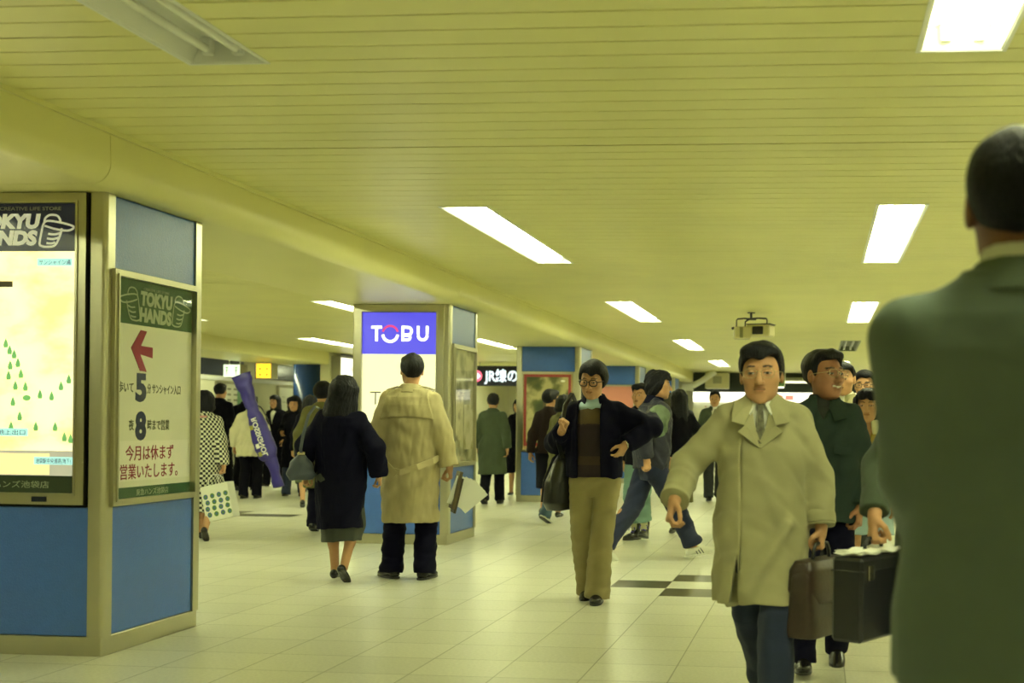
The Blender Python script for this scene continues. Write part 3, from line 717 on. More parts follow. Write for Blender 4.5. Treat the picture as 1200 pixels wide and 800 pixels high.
# ------------------------------------------------------------------ figures: smooth signed-distance modelling
def V3(p): return np.array(p, float)
def unit(v): v = V3(v); return v/max(1e-9, np.linalg.norm(v))
class SDF:
    def __init__(s, lo, hi, h):
        s.h = h; s.ax = [np.arange(lo[i], hi[i]+h, h, dtype=np.float32) for i in range(3)]
        s.D = np.full([len(a) for a in s.ax], .4, np.float32)
    def op(s, prim, k=.02, cut=False):
        fn, lo, hi = prim; m = k+2.5*s.h; sl = []
        for i in range(3):
            a = int(np.searchsorted(s.ax[i], lo[i]-m)); b = int(np.searchsorted(s.ax[i], hi[i]+m))
            if b <= a: return s
            sl.append(slice(a, b))
        X, Y, Z = s.ax[0][sl[0]][:, None, None], s.ax[1][sl[1]][None, :, None], s.ax[2][sl[2]][None, None, :]
        d = np.broadcast_to(fn(X, Y, Z), [q.stop-q.start for q in sl]).astype(np.float32); A = s.D[tuple(sl)]
        if cut:
            d = -d; g = np.maximum(k-np.abs(A-d), 0)/k; s.D[tuple(sl)] = np.maximum(A, d)+g*g*k*.25
        else:
            g = np.maximum(k-np.abs(A-d), 0)/k; s.D[tuple(sl)] = np.minimum(A, d)-g*g*k*.25
        return s
    def below(s, zfn):
        """cut everything under a height"""
        X, Y, Z = s.ax[0][:, None, None], s.ax[1][None, :, None], s.ax[2][None, None, :]
        s.D = np.maximum(s.D, (zfn(X, Y)-Z).astype(np.float32)); return s
    def folds(s, amp, fr, seed=0, n=3):
        I = np.nonzero(np.abs(s.D) < .05+amp)
        x, y, z = (s.ax[i][I[i]] for i in range(3)); r = np.random.RandomState(seed); t = 0
        for q in range(n):
            a = r.normal(size=3)*np.array(fr); b = r.normal(size=3)*np.array(fr)*.6; ph = r.uniform(0, 6.28, 2)
            t = t+np.sin(a[0]*x+a[1]*y+a[2]*z+ph[0]+1.3*np.sin(b[0]*x+b[1]*y+b[2]*z+ph[1]))
        s.D[I] += (amp/n*t).astype(np.float32); return s
    def mesh(s):
        D = s.D; D[0] = D[-1] = .4; D[:, 0] = D[:, -1] = .4; D[:, :, 0] = D[:, :, -1] = .4
        ins = D < 0
        c = np.zeros([n-1 for n in D.shape], np.int8)
        for i in (0, 1):
            for j in (0, 1):
                for k in (0, 1):
                    c += ins[i:i+c.shape[0], j:j+c.shape[1], k:k+c.shape[2]]
        I = np.nonzero((c > 0) & (c < 8)); n = len(I[0])
        if n == 0: return np.zeros((0, 3)), np.zeros((0, 4), int)
        cv = {(i, j, k): D[I[0]+i, I[1]+j, I[2]+k] for i in (0, 1) for j in (0, 1) for k in (0, 1)}
        acc = np.zeros((n, 3)); cnt = np.zeros(n)
        for ax in range(3):
            for a in (0, 1):
                for b in (0, 1):
                    p = [a, b]; p.insert(ax, 0); q = [a, b]; q.insert(ax, 1)
                    u, v = cv[tuple(p)], cv[tuple(q)]; m = (u < 0) != (v < 0)
                    t = np.where(m, u/np.where(m, u-v, 1), 0)
                    pt = np.tile(np.array(p, float), (n, 1)); pt[:, ax] = t
                    acc += pt*m[:, None]; cnt += m
        loc = acc/cnt[:, None]
        vert = np.stack([s.ax[i][I[i]]+loc[:, i]*s.h for i in range(3)], 1)
        vid = np.full(c.shape, -1, np.int32); vid[I] = np.arange(n)
        F = []
        for ax in range(3):
            sl0 = [slice(None)]*3; sl1 = [slice(None)]*3; sl0[ax] = slice(0, -1); sl1[ax] = slice(1, None)
            a, b = ins[tuple(sl0)], ins[tuple(sl1)]; E = np.nonzero(a != b); up = a[E]
            o1, o2 = [x for x in range(3) if x != ax]
            def cell(d1, d2):
                q = list(E); q[o1] = q[o1]-d1; q[o2] = q[o2]-d2; return vid[tuple(q)]
            quad = np.stack([cell(1, 1), cell(0, 1), cell(0, 0), cell(1, 0)], 1)
            flip = ~up if ax != 1 else up
            quad[flip] = quad[flip][:, ::-1]; F.append(quad)
        return vert, np.concatenate(F)
def bb(pts, r):
    P = np.array(pts, float); return P.min(0)-r, P.max(0)+r
def cone(a, b, ra, rb, flat=False):
    a, b = V3(a), V3(b); ab = b-a; L2 = max(1e-9, float(ab@ab)); L = math.sqrt(L2); lo, hi = bb([a, b], max(ra, rb))
    def fn(X, Y, Z):
        px, py, pz = X-a[0], Y-a[1], Z-a[2]; t = (px*ab[0]+py*ab[1]+pz*ab[2])/L2; tc = np.clip(t, 0, 1)
        d = np.sqrt((px-tc*ab[0])**2+(py-tc*ab[1])**2+(pz-tc*ab[2])**2)-(ra+(rb-ra)*tc)
        if flat: d = np.maximum(d, (t-1)*L)
        return d
    return fn, lo, hi
def ell(c, r):
    c, r = V3(c), V3(r)
    def fn(X, Y, Z):
        a, b, q = (X-c[0])/r[0], (Y-c[1])/r[1], (Z-c[2])/r[2]; k0 = np.sqrt(a*a+b*b+q*q)
        k1 = np.sqrt((a/r[0])**2+(b/r[1])**2+(q/r[2])**2)+1e-9
        return k0*(k0-1)/k1
    return fn, c-r, c+r
def loft(a, b, front, prof, e=2.0, fold=None, cap=True):
    """stack of ellipses from a to b: rows t, half width, half depth, forward offset"""
    a, b = V3(a), V3(b); w = b-a; L = np.linalg.norm(w); w = w/L; f = V3(front); f = unit(f-w*(f@w)); u = np.cross(f, w) if w[2] > 0 else np.cross(w, f)
    pr = np.array([tuple(p)+(0,)*(4-len(p)) for p in prof], float); R = max(pr[:, 1].max(), (pr[:, 2]+abs(pr[:, 3])).max())*1.12; lo, hi = bb([a, b], R)
    def fn(X, Y, Z):
        px, py, pz = X-a[0], Y-a[1], Z-a[2]; t = (px*w[0]+py*w[1]+pz*w[2])/L; tc = np.clip(t, 0, 1)
        ru, rv, ov = (np.interp(tc, pr[:, 0], pr[:, i]) for i in (1, 2, 3))
        x = px*u[0]+py*u[1]+pz*u[2]; y = px*f[0]+py*f[1]+pz*f[2]-ov
        k = ((np.abs(x)/ru)**e+(np.abs(y)/rv)**e)**(1/e)
        if fold is not None: k = k/(1+fold(np.arctan2(y/rv, x/ru), tc))
        d = (k-1)*np.minimum(ru, rv)
        if cap: d = np.maximum(d, np.maximum(-t, t-1)*L)
        return d
    return fn, lo, hi
def rbox(c, half, R=None, r=.004):
    c, hf = V3(c), V3(half); R = np.eye(3) if R is None else np.array(R, float); m = np.abs(R.T)@hf
    def fn(X, Y, Z):
        p = (X-c[0], Y-c[1], Z-c[2]); q = [np.abs(R[i, 0]*p[0]+R[i, 1]*p[1]+R[i, 2]*p[2])-(hf[i]-r) for i in range(3)]
        out = np.sqrt(sum(np.maximum(v, 0)**2 for v in q)); return out+np.minimum(np.maximum(np.maximum(q[0], q[1]), q[2]), 0)-r
    return fn, c-m, c+m
def xf(prim, R, t):
    """place a primitive given in a local frame: world = R p + t"""
    fn, lo, hi = prim; R = np.array(R, float); t = V3(t)
    cs = np.array([[(lo, hi)[i][0], (lo, hi)[j][1], (lo, hi)[k][2]] for i in (0, 1) for j in (0, 1) for k in (0, 1)])@R.T+t
    def g(X, Y, Z):
        p = (X-t[0], Y-t[1], Z-t[2]); return fn(*(R[0, i]*p[0]+R[1, i]*p[1]+R[2, i]*p[2] for i in range(3)))
    return g, cs.min(0), cs.max(0)
def rot(ax, deg):
    return np.array(Matrix.Rotation(math.radians(deg), 3, ax))
def ik(a, t, l1, l2, pole):
    a, t = V3(a), V3(t); d = t-a; L = np.linalg.norm(d)
    if L > (l1+l2)*.999: t = a+d/L*(l1+l2)*.999; d = t-a; L = np.linalg.norm(d)
    x = (l1*l1-l2*l2+L*L)/(2*L); h = math.sqrt(max(0, l1*l1-x*x)); w = d/L; p = V3(pole); p = unit(p-w*(p@w))
    return a+w*x+p*h, t

SKIN = lin((182, 138, 100)); HAIRC = lin((26, 24, 34))
M_SKIN = mat('skin', SKIN, .5, 0, .08, 400, .05, 25, .35, attr='tint')
M_HAIR = mat('hair_black', (.005, .005, .009), .6, 0, 1.0, 130, .3, 40, .22, aniso=(1, 1, .2), bdist=.008)
M_HAIRB = mat('hair_dark_brown', (.012, .009, .008), .6, 0, 1.0, 130, .3, 40, .22, aniso=(1, 1, .2), bdist=.008)
M_LEATHER = mat('black_leather', (.010, .010, .012), .28, 0, .2, 200, .1, 20)

class Person:
    def __init__(s, label, H, loc, rz, h=.006, lean=0, twist=0, hip=(0, 0, .885), feet=None, hands=None, poles=None, head=(0, 0, 0), sex='m',
                 group=None, hs=1.0, hand=None, skin=None, lat=0, sh=1.0, smile=False, drop=0):
        s.smile = smile
        s.label, s.H, s.h, s.sex, s.hs = label, H, h, sex, hs; s.k = H/1.70; s.loc = loc; s.rz = rz; s.group = group; s.skin = skin or SKIN
        s.hip = V3(hip); feet = feet or {}; hands = hands or {}; poles = poles or {}
        s.R = rot('Y', lat)@rot('X', -lean); s.Rt = s.R@rot('Z', twist)
        s.sw = (.172 if sex == 'm' else .150)*sh
        s.sho = {q: s.T(sg*s.sw, -.005, .496) for q, sg in (('R', 1), ('L', -1))}
        s.neck = s.T(0, -.012, .55)
        s.HR = s.Rt@rot('Z', head[0])@rot('X', head[1])@rot('Y', head[2])
        s.hc = s.T(0, .012, .63+drop)+s.HR@V3((0, .012, .072))
        s.leg = {}; s.footR = {}
        for q, sg in (('R', 1), ('L', -1)):
            f = feet.get(q, (sg*.09, 0, 0, 0, 0)); f = tuple(f)+(0,)*(5-len(f))
            Rf = rot('Z', f[4])@rot('X', f[3])     # heel up = negative pitch
            ank = V3((f[0], f[1], f[2]))+Rf@V3((0, -.0, 0))+V3((0, 0, .08))
            hj = s.hip+V3((sg*.088, 0, 0)); kn, an = ik(hj, ank, .415, .40, V3((0.12*sg, 1, 0))+Rf@V3((0, .6, 0)))
            s.leg[q] = (hj, kn, an); s.footR[q] = Rf
        s.arm = {}; s.hf = {}
        for q, sg in (('R', 1), ('L', -1)):
            w = hands.get(q, (sg*.235, .03, .80)); el, wr = ik(s.sho[q], w, .285, .25, poles.get(q, (sg*.35, -1, -.1)))
            s.arm[q] = (s.sho[q], el, wr); hd = (hand or {}).get(q, {})
            d = unit(V3(hd['d'])) if 'd' in hd else unit(unit(wr-el)+V3((0, 0, -.5)))
            th = V3(hd.get('s', (-sg*.25, 1, 0))); th = unit(th-d*(th@d)); nrm = np.cross(d, th)*(-1 if q == 'R' else 1)
            s.hf[q] = (d, th, nrm, hd.get('curl', .55), hd.get('thumb', .5))
    def T(s, x, y, z): return s.hip+s.Rt@V3((x, y, z))
    def grid(s, pts, r, h=None):
        lo, hi = bb(pts, r); return SDF(lo, hi, h or s.h)
    def emit(s, S, name, m, local=None, colfn=None, parent='o', label=None):
        v, f = S.mesh()
        if local is not None: v = v@np.array(local[0]).T+V3(local[1])
        me = mesh_from(name, v*s.k, f, m, True)
        if colfn is not None:
            c = colfn(v).astype(np.float32); at = me.color_attributes.new('tint', 'FLOAT_COLOR', 'POINT'); at.data.foreach_set('color', np.c_[c, np.ones(len(c))].astype(np.float32).ravel())
        o = link(name, me, s.o if parent == 'o' else parent)
        if label: o['label'] = label
        return o
    # ---- the body: one continuous surface with head, hands, legs
    def headprims(s):
        P = [(ell((0, -.015, .028), (.078, .095, .088)), .02), (ell((0, .020, -.030), (.068, .068, .080)), .03), (ell((0, .030, -.072), (.056, .054, .044)), .025),
             (ell((0, .066, -.100), (.026, .019, .017)), .018)]
        for g in (-1, 1): P.append((ell((g*.046, .053, -.020), (.025, .026, .022)), .02))
        P += [(cone((-.036, .077, .024), (.036, .077, .024), .011, .011), .014), (cone((0, .086, .008), (0, .107, -.033), .0075, .0125), .010)]
        for g in (-1, 1): P.append((ell((g*.013, .094, -.036), (.0085, .010, .008)), .006))
        C = [(ell((g*.032, .099, .004), (.018, .013, .0075)), .010) for g in (-1, 1)]
        E = [(ell((g*.032, .0775, .002), (.013, .0125, .011)), .003) for g in (-1, 1)]
        E += [(cone((-.018, .0885, -.056), (.018, .0885, -.056), .0045, .0045), .008), (cone((-.014, .0875, -.0675), (.014, .0875, -.0675), .0055, .0055), .008)]
        for g in (-1, 1):
            E.append((ell((g*.079, -.010, -.006), (.010, .021, .033)), .008))
        C2 = [(cone((-.021, .0975, -.062), (.021, .0975, -.062), .0025, .0025), .004)]+[(ell((g*.090, -.004, -.004), (.007, .011, .018)), .005) for g in (-1, 1)]
        return P, C, E, C2
    def body(s, fine=True):
        pts = [s.hc+V3((0, 0, .13)), s.hc]+[p for q in 'RL' for p in s.leg[q]+s.arm[q]]+[s.arm[q][2]+s.hf[q][0]*.19 for q in 'RL']
        pts += [s.leg[q][2]+s.footR[q]@V3((0, .2, -.08)) for q in 'RL']
        S = s.grid(pts, .11)
        wv = .92 if s.sex == 'm' else .86
        S.op(loft(s.T(0, 0, -.09), s.T(0, 0, .56), s.Rt[:, 1], [(0, .12*wv, .09), (.14, .155*wv, .105), (.38, .135*wv, .09), (.66, .148*wv, .098), (.86, .115*wv, .075), (1, .055, .05)]), .03)
        for q, sg in (('R', 1), ('L', -1)):
            a, e, w = s.arm[q]; hj, kn, an = s.leg[q]; m = 1.0 if s.sex == 'm' else .86
            b_ = a-s.Rt[:, 2]*.022-s.Rt[:, 0]*sg*.028; S.op(cone(s.T(sg*.05, -.01, .50), b_, .040*m, .036*m), .03)
            S.op(cone(b_, e, .037*m, .034*m), .02); S.op(cone(e, w, .034*m, .0255*m), .015)
            S.op(cone(hj, kn, .078, .052), .03); S.op(cone(kn, an, .049, .034), .02)
            cal = kn*.68+an*.32-unit(s.footR[q][:, 1])*.016; S.op(ell(cal, (.044, .046, .10)), .03)
            Rf = s.footR[q]*(1 if s.sex == 'm' else .88); S.op(xf(cone((0, -.03, -.05), (0, .12, -.062), .026, .016), s.footR[q], an), .02) if s.sex == 'm' else S.op(xf(cone((0, -.018, -.042), (0, .09, -.056), .021, .014), s.footR[q], an), .02); S.op(xf(cone((0, -.005, 0), (0, -.018, -.045), .032*m, .022*m), s.footR[q], an), .02)
            s.handprims(S, q)
        S.op(cone(s.neck, s.hc+s.HR@V3((0, -.022, -.05)), .056*(1 if s.sex == 'm' else .86), .051*(1 if s.sex == 'm' else .86)), .03)
        P, C, E, C2 = s.headprims(); g = s.hs
        def sc(p): fn, lo, hi = p; return (lambda X, Y, Z: fn(X/g, Y/g, Z/g)*g), lo*g, hi*g
        for p, k in P: S.op(xf(sc(p), s.HR, s.hc), k)
        if fine or s.h < .009:
            for p, k in C: S.op(xf(sc(p), s.HR, s.hc), k, True)
        for p, k in E: S.op(xf(sc(p), s.HR, s.hc), k)
        for p, k in C2: S.op(xf(sc(p), s.HR, s.hc), k, True)
        s.o = None
        v, f = S.mesh(); me = mesh_from('person', v*s.k, f, M_SKIN, True)
        L = (v-s.hc)@s.HR/g; x, y, z = np.abs(L[:, 0]), L[:, 1], L[:, 2]
        col = np.tile(np.array(s.skin), (len(v), 1))
        face = (y > .055) & (np.abs(L).max(1) < .14)
        lip = face & ((x/.023)**2+((z+.062)/.0085)**2 < 1) & (y > .08); col[lip] = np.array(s.skin)*np.array((.72, .60, .58)); gap = lip & (np.abs(z+.062) < .0022); col[gap] = np.array(s.skin)*.3
        if s.smile:
            zs = z+.062-7*x*x; lip = face & (x < .031) & (np.abs(zs) < .0085) & (y > .07); col[lip] = np.array(s.skin)*np.array((.66, .52, .5)); col[face & (x < .026) & (np.abs(zs) < .0042) & (y > .07)] = (.52, .48, .38)
        bz = .0245+.004*np.sin((x-.012)/.04*PI); brow = face & (np.abs(z-bz) < .0036) & (x > .015) & (x < .050); col[brow] = (.03, .022, .02)
        e2 = ((x-.032)/.0155)**2+((z-.001)/.0052)**2; lash = face & (e2 < 1) & (z > .0005); col[lash] = (.02, .015, .014)
        e1 = ((x-.032)/.0135)**2+((z-.000)/.0034)**2; eye = face & (e1 < 1); col[eye] = (.40, .36, .32)
        iris = eye & (np.abs(x-.032) < .0056); col[iris] = (.012, .009, .008)
        at = me.color_attributes.new('tint', 'FLOAT_COLOR', 'POINT'); at.data.foreach_set('color', np.c_[col, np.ones(len(col))].astype(np.float32).ravel())
        o = link('person', me); o.location = (s.loc[0], s.loc[1], 0); o.rotation_euler = (0, 0, s.rz)
        o.matrix_basis = Matrix.Translation((s.loc[0], s.loc[1], 0)) @ Matrix.Rotation(s.rz, 4, 'Z')
        tag(o, s.label, 'person', s.group); s.o = o; return s
    def handprims(s, S, q):
        w = s.arm[q][2]; d, th, n, curl, tb = s.hf[q]; m = 1.0 if s.sex == 'm' else .9
        def pt(a, b, c): return w+(d*a+th*b+n*c)*m
        for b in (-.024, -.008, .008, .022): S.op(cone(pt(.005, b*.6, 0), pt(.086, b*1.15, .0), .014*m, .0125*m), .014)
        S.op(cone(pt(-.01, 0, 0), pt(.03, 0, 0), .024*m, .022*m), .015)
        ln = {-.028: (.030, .020, .017), -.0095: (.038, .026, .020), .0095: (.041, .028, .021), .028: (.036, .025, .019)}
        for i, (b, ls) in enumerate(ln.items()):
            p = pt(.086-.006*abs(b)/.028, b, 0); ang = 0; r = .0092 if i else .0078
            for j, l in enumerate(ls):
                ang += curl*(1.05, 1.35, .9)[j]*(1+.06*(1-i)); dirv = d*math.cos(ang)+n*math.sin(ang)+th*(b*.8*(1-curl))
                p2 = p+unit(dirv)*l*m; S.op(cone(p, p2, r*m, (r-.0008)*m), .004); p = p2; r -= .0008
        p0 = pt(.018, .022, .006); p1 = p0+unit(d*.62+th*(.75-.35*tb)+n*(.25+.55*tb))*.042*m; p2 = p1+unit(d*.85+th*(.30-.6*tb)+n*(.2+.5*tb))*.032*m; p3 = p2+unit(d*.85+th*(.1-.7*tb)+n*(.2+.4*tb))*.026*m
        S.op(cone(p0, p1, .0155*m, .012*m), .010); S.op(cone(p1, p2, .0115*m, .0102*m), .004); S.op(cone(p2, p3, .010*m, .0085*m), .004)
    # ---- hair, in the head's own frame
    def hair(s, style='short', m=None, part=1, seed=0, vol=0.0):
        g = s.hs; h = max(s.h, .0035); lo, hi = (-.17, -.22, -.42), (.17, .16, .19)
        if style in ('short', 'perm', 'neat', 'thick'): lo = (-.15, -.17, -.16)
        S = SDF(lo, hi, h); v = vol
        if style in ('short', 'neat', 'thick'):
            S.op(ell((0, -.018, .034), (.086+v, .107+v, .096+v)), .01)
            S.op(ell((part*.02, .045, .085), (.055+v, .045+v, .032+v)), .03); S.op(ell((-part*.035, .035, .078), (.045, .045, .03)), .02)
            ys = [-.13, -.09, -.035, -.012, .018, .030, .042, .062, .12]
            zs = [-.095, -.085, -.045, -.025, -.035, .02, .050, .066-.004*part, .062]
            if style == 'thick': zs = [-.125, -.115, -.075, -.03, -.045, .015, .045, .058, .05]
            fn = lambda X, Y, Z: Z-np.interp(Y, ys, zs).astype(np.float32)+(.006*np.sin(X*70+seed)+part*.12*X)*(Y > .03)+0*X
            S.D = np.maximum(S.D, -fn(S.ax[0][:, None, None], S.ax[1][None, :, None], S.ax[2][None, None, :])*.75)
            S.folds(.006 if style != 'neat' else .0035, (45, 45, 22), seed)
        elif style == 'perm':
            S.op(ell((0, -.02, .035), (.102+v, .118+v, .104+v)), .01); S.op(ell((0, -.05, -.045), (.085+v, .065+v, .075)), .03); S.op(ell((0, .05, .085), (.07, .05, .035)), .03)
            ys = [-.15, .0, .02, .035, .05, .12]; zs = [-.14, -.10, -.06, .02, .05, .06]
            fn = lambda X, Y, Z: Z-np.interp(Y, ys, zs).astype(np.float32)+0*X
            S.D = np.maximum(S.D, -fn(S.ax[0][:, None, None], S.ax[1][None, :, None], S.ax[2][None, None, :])*.75)
            S.folds(.011, (60, 60, 50), seed)
        else:
            ln = {'bob': -.12, 'long': -.26, 'verylong': -.36}[style]
            S.op(ell((0, -.018, .034), (.092+v, .110+v, .097+v)), .01)
            S.op(loft((0, -.035, ln), (0, -.02, .05), (0, 1, 0), [(0, .050+v, .025, -.02), (.10, .095+v, .065, -.025), (.3, .112+v*1.3, .085, -.025), (.65, .104+v, .09, -.01), (1, .09+v, .10, 0)]), .03)
            S.op(ell((0, .05, .082), (.065, .045, .034)), .03)
            # opening for the face and shoulders in front
            S.op(ell((0, .105, -.045), (.062, .085, .098)), .02, True)
            X, Y, Z = S.ax[0][:, None, None], S.ax[1][None, :, None], S.ax[2][None, None, :]
            S.D = np.maximum(S.D, np.minimum(Y-.045, -(Z-.045))*.8+0*X)
            S.folds(.008, (60, 60, 12), seed); S.folds(.004, (120, 120, 30), seed+1)
        v_, f = S.mesh(); v_ = v_*g@s.HR.T+s.hc
        return link('hair', mesh_from('hair', v_*s.k, f, m or M_HAIR, True), s.o)
    def head_mesh(s, mb, name, m, parent=None):
        v = np.array(mb.v)*s.hs@s.HR.T+s.hc; o = link(name, mesh_from(name, v*s.k, mb.f, m, True), parent or s.o); return o
    def glasses(s, m, thick=.0022, wd=.026, ht=.019):
        mb = MB(); ln = MB()
        for g in (-1, 1):
            P = []
            for t in np.linspace(0, 2*PI, 25):
                c, q = math.cos(t), math.sin(t); P.append((g*.034+wd*math.copysign(abs(c)**.7, c), .103-.16*abs(g*.034+wd*c-0)**1.6, .0+ht*math.copysign(abs(q)**.7, q)))
            mb.tube(P, thick, 6, False)
            ln.add([(p[0], p[1], p[2]) for p in P[:-1]], [tuple(range(24))])
            mb.tube([(g*(.034+wd), .096, .006), (g*.074, .08, .006), (g*.086, .0, .004), (g*.085, -.02, -.012)], thick, 6)
        mb.tube([(-.010, .102, .004), (0, .108, .007), (.010, .102, .004)], thick, 6)
        o = s.head_mesh(mb, 'glasses', m); s.head_mesh(ln, 'lens', M_GLASS, o)
    # ---- clothes
    def trousers(s, m, r=(.098, .074, .068), low=0.0, amp=.006, name='trousers', seed=1, hem=.035, wf=1.0):
        pts = [p for q in 'RL' for p in s.leg[q]]+[s.T(0, 0, .15)]
        S = s.grid(pts, .15, s.h*1.15)
        S.op(loft(s.hip+V3((0, 0, -.13)), s.T(0, 0, .14), s.R[:, 1], [(0, .160*wf, .10), (.45, .166*wf, .112*wf), (1, .145*wf, .098)]), .03)
        for q in 'RL':
            hj, kn, an = s.leg[q]; e = an+unit(an-kn)*hem
            S.op(cone(hj+V3((0, 0, -.02)), kn, r[0], r[1]), .012)
            L = np.linalg.norm(e-kn); fr = s.footR[q][:, 1]
            S.op(loft(e, kn, fr, [(0, r[2], r[2]*1.12, .012), (.08, r[2]*1.02, r[2]*1.12, .01), (.2, r[2]*.97, r[2]*1.0, 0), (.6, (r[1]+r[2])/2, (r[1]+r[2])/2*1.02, 0), (1, r[1], r[1], 0)]), .012)
        S.folds(amp, (26, 26, 32), seed); S.folds(amp*.4, (50, 50, 70), seed+3); return s.emit(S, name, m)
    def skirt(s, m, hem=.45, rw=.20, rd=.16, name='skirt', amp=.006, seed=2):
        pts = [s.T(0, 0, .2), s.hip+V3((0, 0, hem-s.hip[2]))]+[s.leg[q][1] for q in 'RL']
        S = s.grid(pts, .26, s.h*1.15); c = (s.leg['R'][1]+s.leg['L'][1])/2
        S.op(loft(V3((c[0], c[1]*.6, hem)), s.T(0, 0, .16), s.R[:, 1], [(0, rw, rd), (.5, .170, .125), (.75, .160, .115), (1, .125, .09)]), .03)
        for q in 'RL': S.op(cone(s.leg[q][0], s.leg[q][1], .10, .085), .06)
        S.below(lambda X, Y: hem+0*X+.006*np.sin(14*X+9*Y)); S.folds(amp, (30, 30, 6), seed); return s.emit(S, name, m)
    def top(s, name, m, hem=.82, rw=.19, rd=.14, chest=(.185, .13), sl=(.072, .062, .055), cuff=.97, amp=.0085, fr=(30, 30, 20), seed=3, legs=None, flare=None, vcut=None,
            sleeves='RL', pad=.0, waist=None, belt=None, extra=None, neckr=.075, bell=None, hemfn=None, h=None):
        tw = np.array(s.Rt[:, 1]); ch, cd_ = chest; wf = ch/.185
        c = V3((0, 0, 0)); low = hem < s.hip[2]-.12
        kneeC = (s.leg['R'][1]+s.leg['L'][1])/2
        A0 = V3((kneeC[0]*.4, kneeC[1]*.3, hem-.005)) if low else None
        pts = [s.T(0, 0, .62), V3((kneeC[0]*.7, kneeC[1]*.5, hem)), s.T(0, 0, -.05)]+[p for q in 'RL' for p in s.arm[q]]
        S = s.grid(pts, max(.13, rw*.8 if low else .13), h or s.h*1.1)
        wa = waist or (.165*wf, .122)
        tz = (s.hip[2]-hem)
        if low:
            B0 = s.T(0, 0, .57); L = B0[2]-A0[2]; f = lambda w: (s.hip[2]+w*(B0[2]-s.hip[2])/.57-A0[2])/L
            prof = [(0, rw, rd), (f(-.02)*.55, rw*.55+.19*wf*.45, rd*.55+.145*.45), (f(-.02), .190*wf, .143)]
            fo = flare or (lambda th, t: np.clip(1-t/f(.12), 0, 1)*(.040*np.sin(5*th+1+2*t)+.030*np.sin(9*th+2.5-3*t)))
        else:
            A0 = s.T(0, 0, hem-s.hip[2]); B0 = s.T(0, 0, .57); L = .57-(hem-s.hip[2]); f = lambda w: (w-(hem-s.hip[2]))/L
            prof = [(0, rw, rd)]; fo = flare
            if f(-.0) > .05: prof.append((f(0), rw*.5+.188*wf*.5, rd*.5+.138*.5))
        prof += [(f(.18), *wa), (f(.34), ch, cd_), (f(.44), ch*.93, cd_*.92, -.006), (f(.50), ch*.76, cd_*.80, -.010), (f(.54), .098*wf, .085, -.012), (1, neckr, .07, -.008)]
        S.op(loft(A0, B0, tw, prof, 2.2, fo), .03)
        for sg in (-1, 1): S.op(cone(s.T(sg*.05, -.012, .530), s.T(sg*(s.sw-.02), -.008, .492+pad), .050, .046+pad*.5), .05)
        if low and legs is not None:
            for q in 'RL':
                hj, kn, an = s.leg[q]; S.op(cone(hj, kn, .10, legs), .07); S.op(cone(kn, kn*.6+an*.4, legs, legs*.8), .05)
        hf = hemfn or (lambda X, Y: hem+.005*np.sin(11*X)+0*Y)
        S.below(hf)
        if belt:
            z, r_ = belt; S.op(loft(s.T(0, 0, z-.022), s.T(0, 0, z+.022), tw, [(0, *r_), (1, *r_)], 2.25), .004)
        for q in sleeves:
            a, e, w = s.arm[q]; c_ = e+(w-e)*cuff; sg = 1 if q == 'R' else -1; dr = max(0, sl[0]-.046)
            a = a-s.Rt[:, 2]*(dr-pad)-s.Rt[:, 0]*sg*dr*.8
            S.op(cone(a, e, sl[0], sl[1]), .04); S.op(cone(e, c_, sl[1], sl[2], True), .02)
            if bell: S.op(cone(e+(w-e)*(cuff-.13), c_, bell, bell, True), .01)
        S.folds(amp, fr, seed); S.folds(amp*.38, tuple(x*2.1 for x in fr), seed+7)
        if vcut is not None:
            zb, wt = vcut; ft = s.Rt[:, 1]; rt = s.Rt[:, 0]; up = s.Rt[:, 2]; o = s.hip
            def fn(X, Y, Z):
                p = (X-o[0], Y-o[1], Z-o[2]); x = p[0]*rt[0]+p[1]*rt[1]+p[2]*rt[2]; y = p[0]*ft[0]+p[1]*ft[1]+p[2]*ft[2]; z = p[0]*up[0]+p[1]*up[1]+p[2]*up[2]
                hw = np.clip((z-zb)/(.56-zb), 0, 1.3)*wt; return np.maximum(np.maximum(np.abs(x)-hw, zb-z), .02-y)
            S.op((fn, *bb([s.T(0, .1, zb), s.T(0, .1, .62)], .16)), .006, True)
        if extra: extra(S)
        return s.emit(S, name, m)
    def collar(s, m, r=(.074, .07), z=(.535, .605), th=.010, gap=.5, lean=.02, name='collar', tilt=0, parent='o'):
        S = s.grid([s.T(0, 0, .5), s.T(0, 0, .66)], .14, min(s.h, .006)); f = s.Rt[:, 1]
        a, b = s.T(0, -.014, z[0]), s.T(0, -.004, z[1])
        S.op(loft(a, b, f, [(0, r[0]+lean, r[1]+lean), (1, *r)]), .004)
        S.op(loft(a-(b-a)*.5, b+(b-a)*.5, f, [(0, r[0]+lean*1.5-th, r[1]+lean*1.5-th), (1, r[0]-lean*.5-th, r[1]-lean*.5-th)]), .004, True)
        if gap > 0:
            o = s.T(0, 0, 0); rt, up, ft = s.Rt[:, 0], s.Rt[:, 2], s.Rt[:, 1]
            def fn(X, Y, Z):
                p = (X-o[0], Y-o[1], Z-o[2]); x = p[0]*rt[0]+p[1]*rt[1]+p[2]*rt[2]; y = p[0]*ft[0]+p[1]*ft[1]+p[2]*ft[2]
                return np.maximum(np.abs(x)-y*gap, .0-y)
            S.op((fn, *bb([s.T(0, .08, .5), s.T(0, .08, .66)], .12)), .004, True)
        return s.emit(S, name, m, parent=parent)
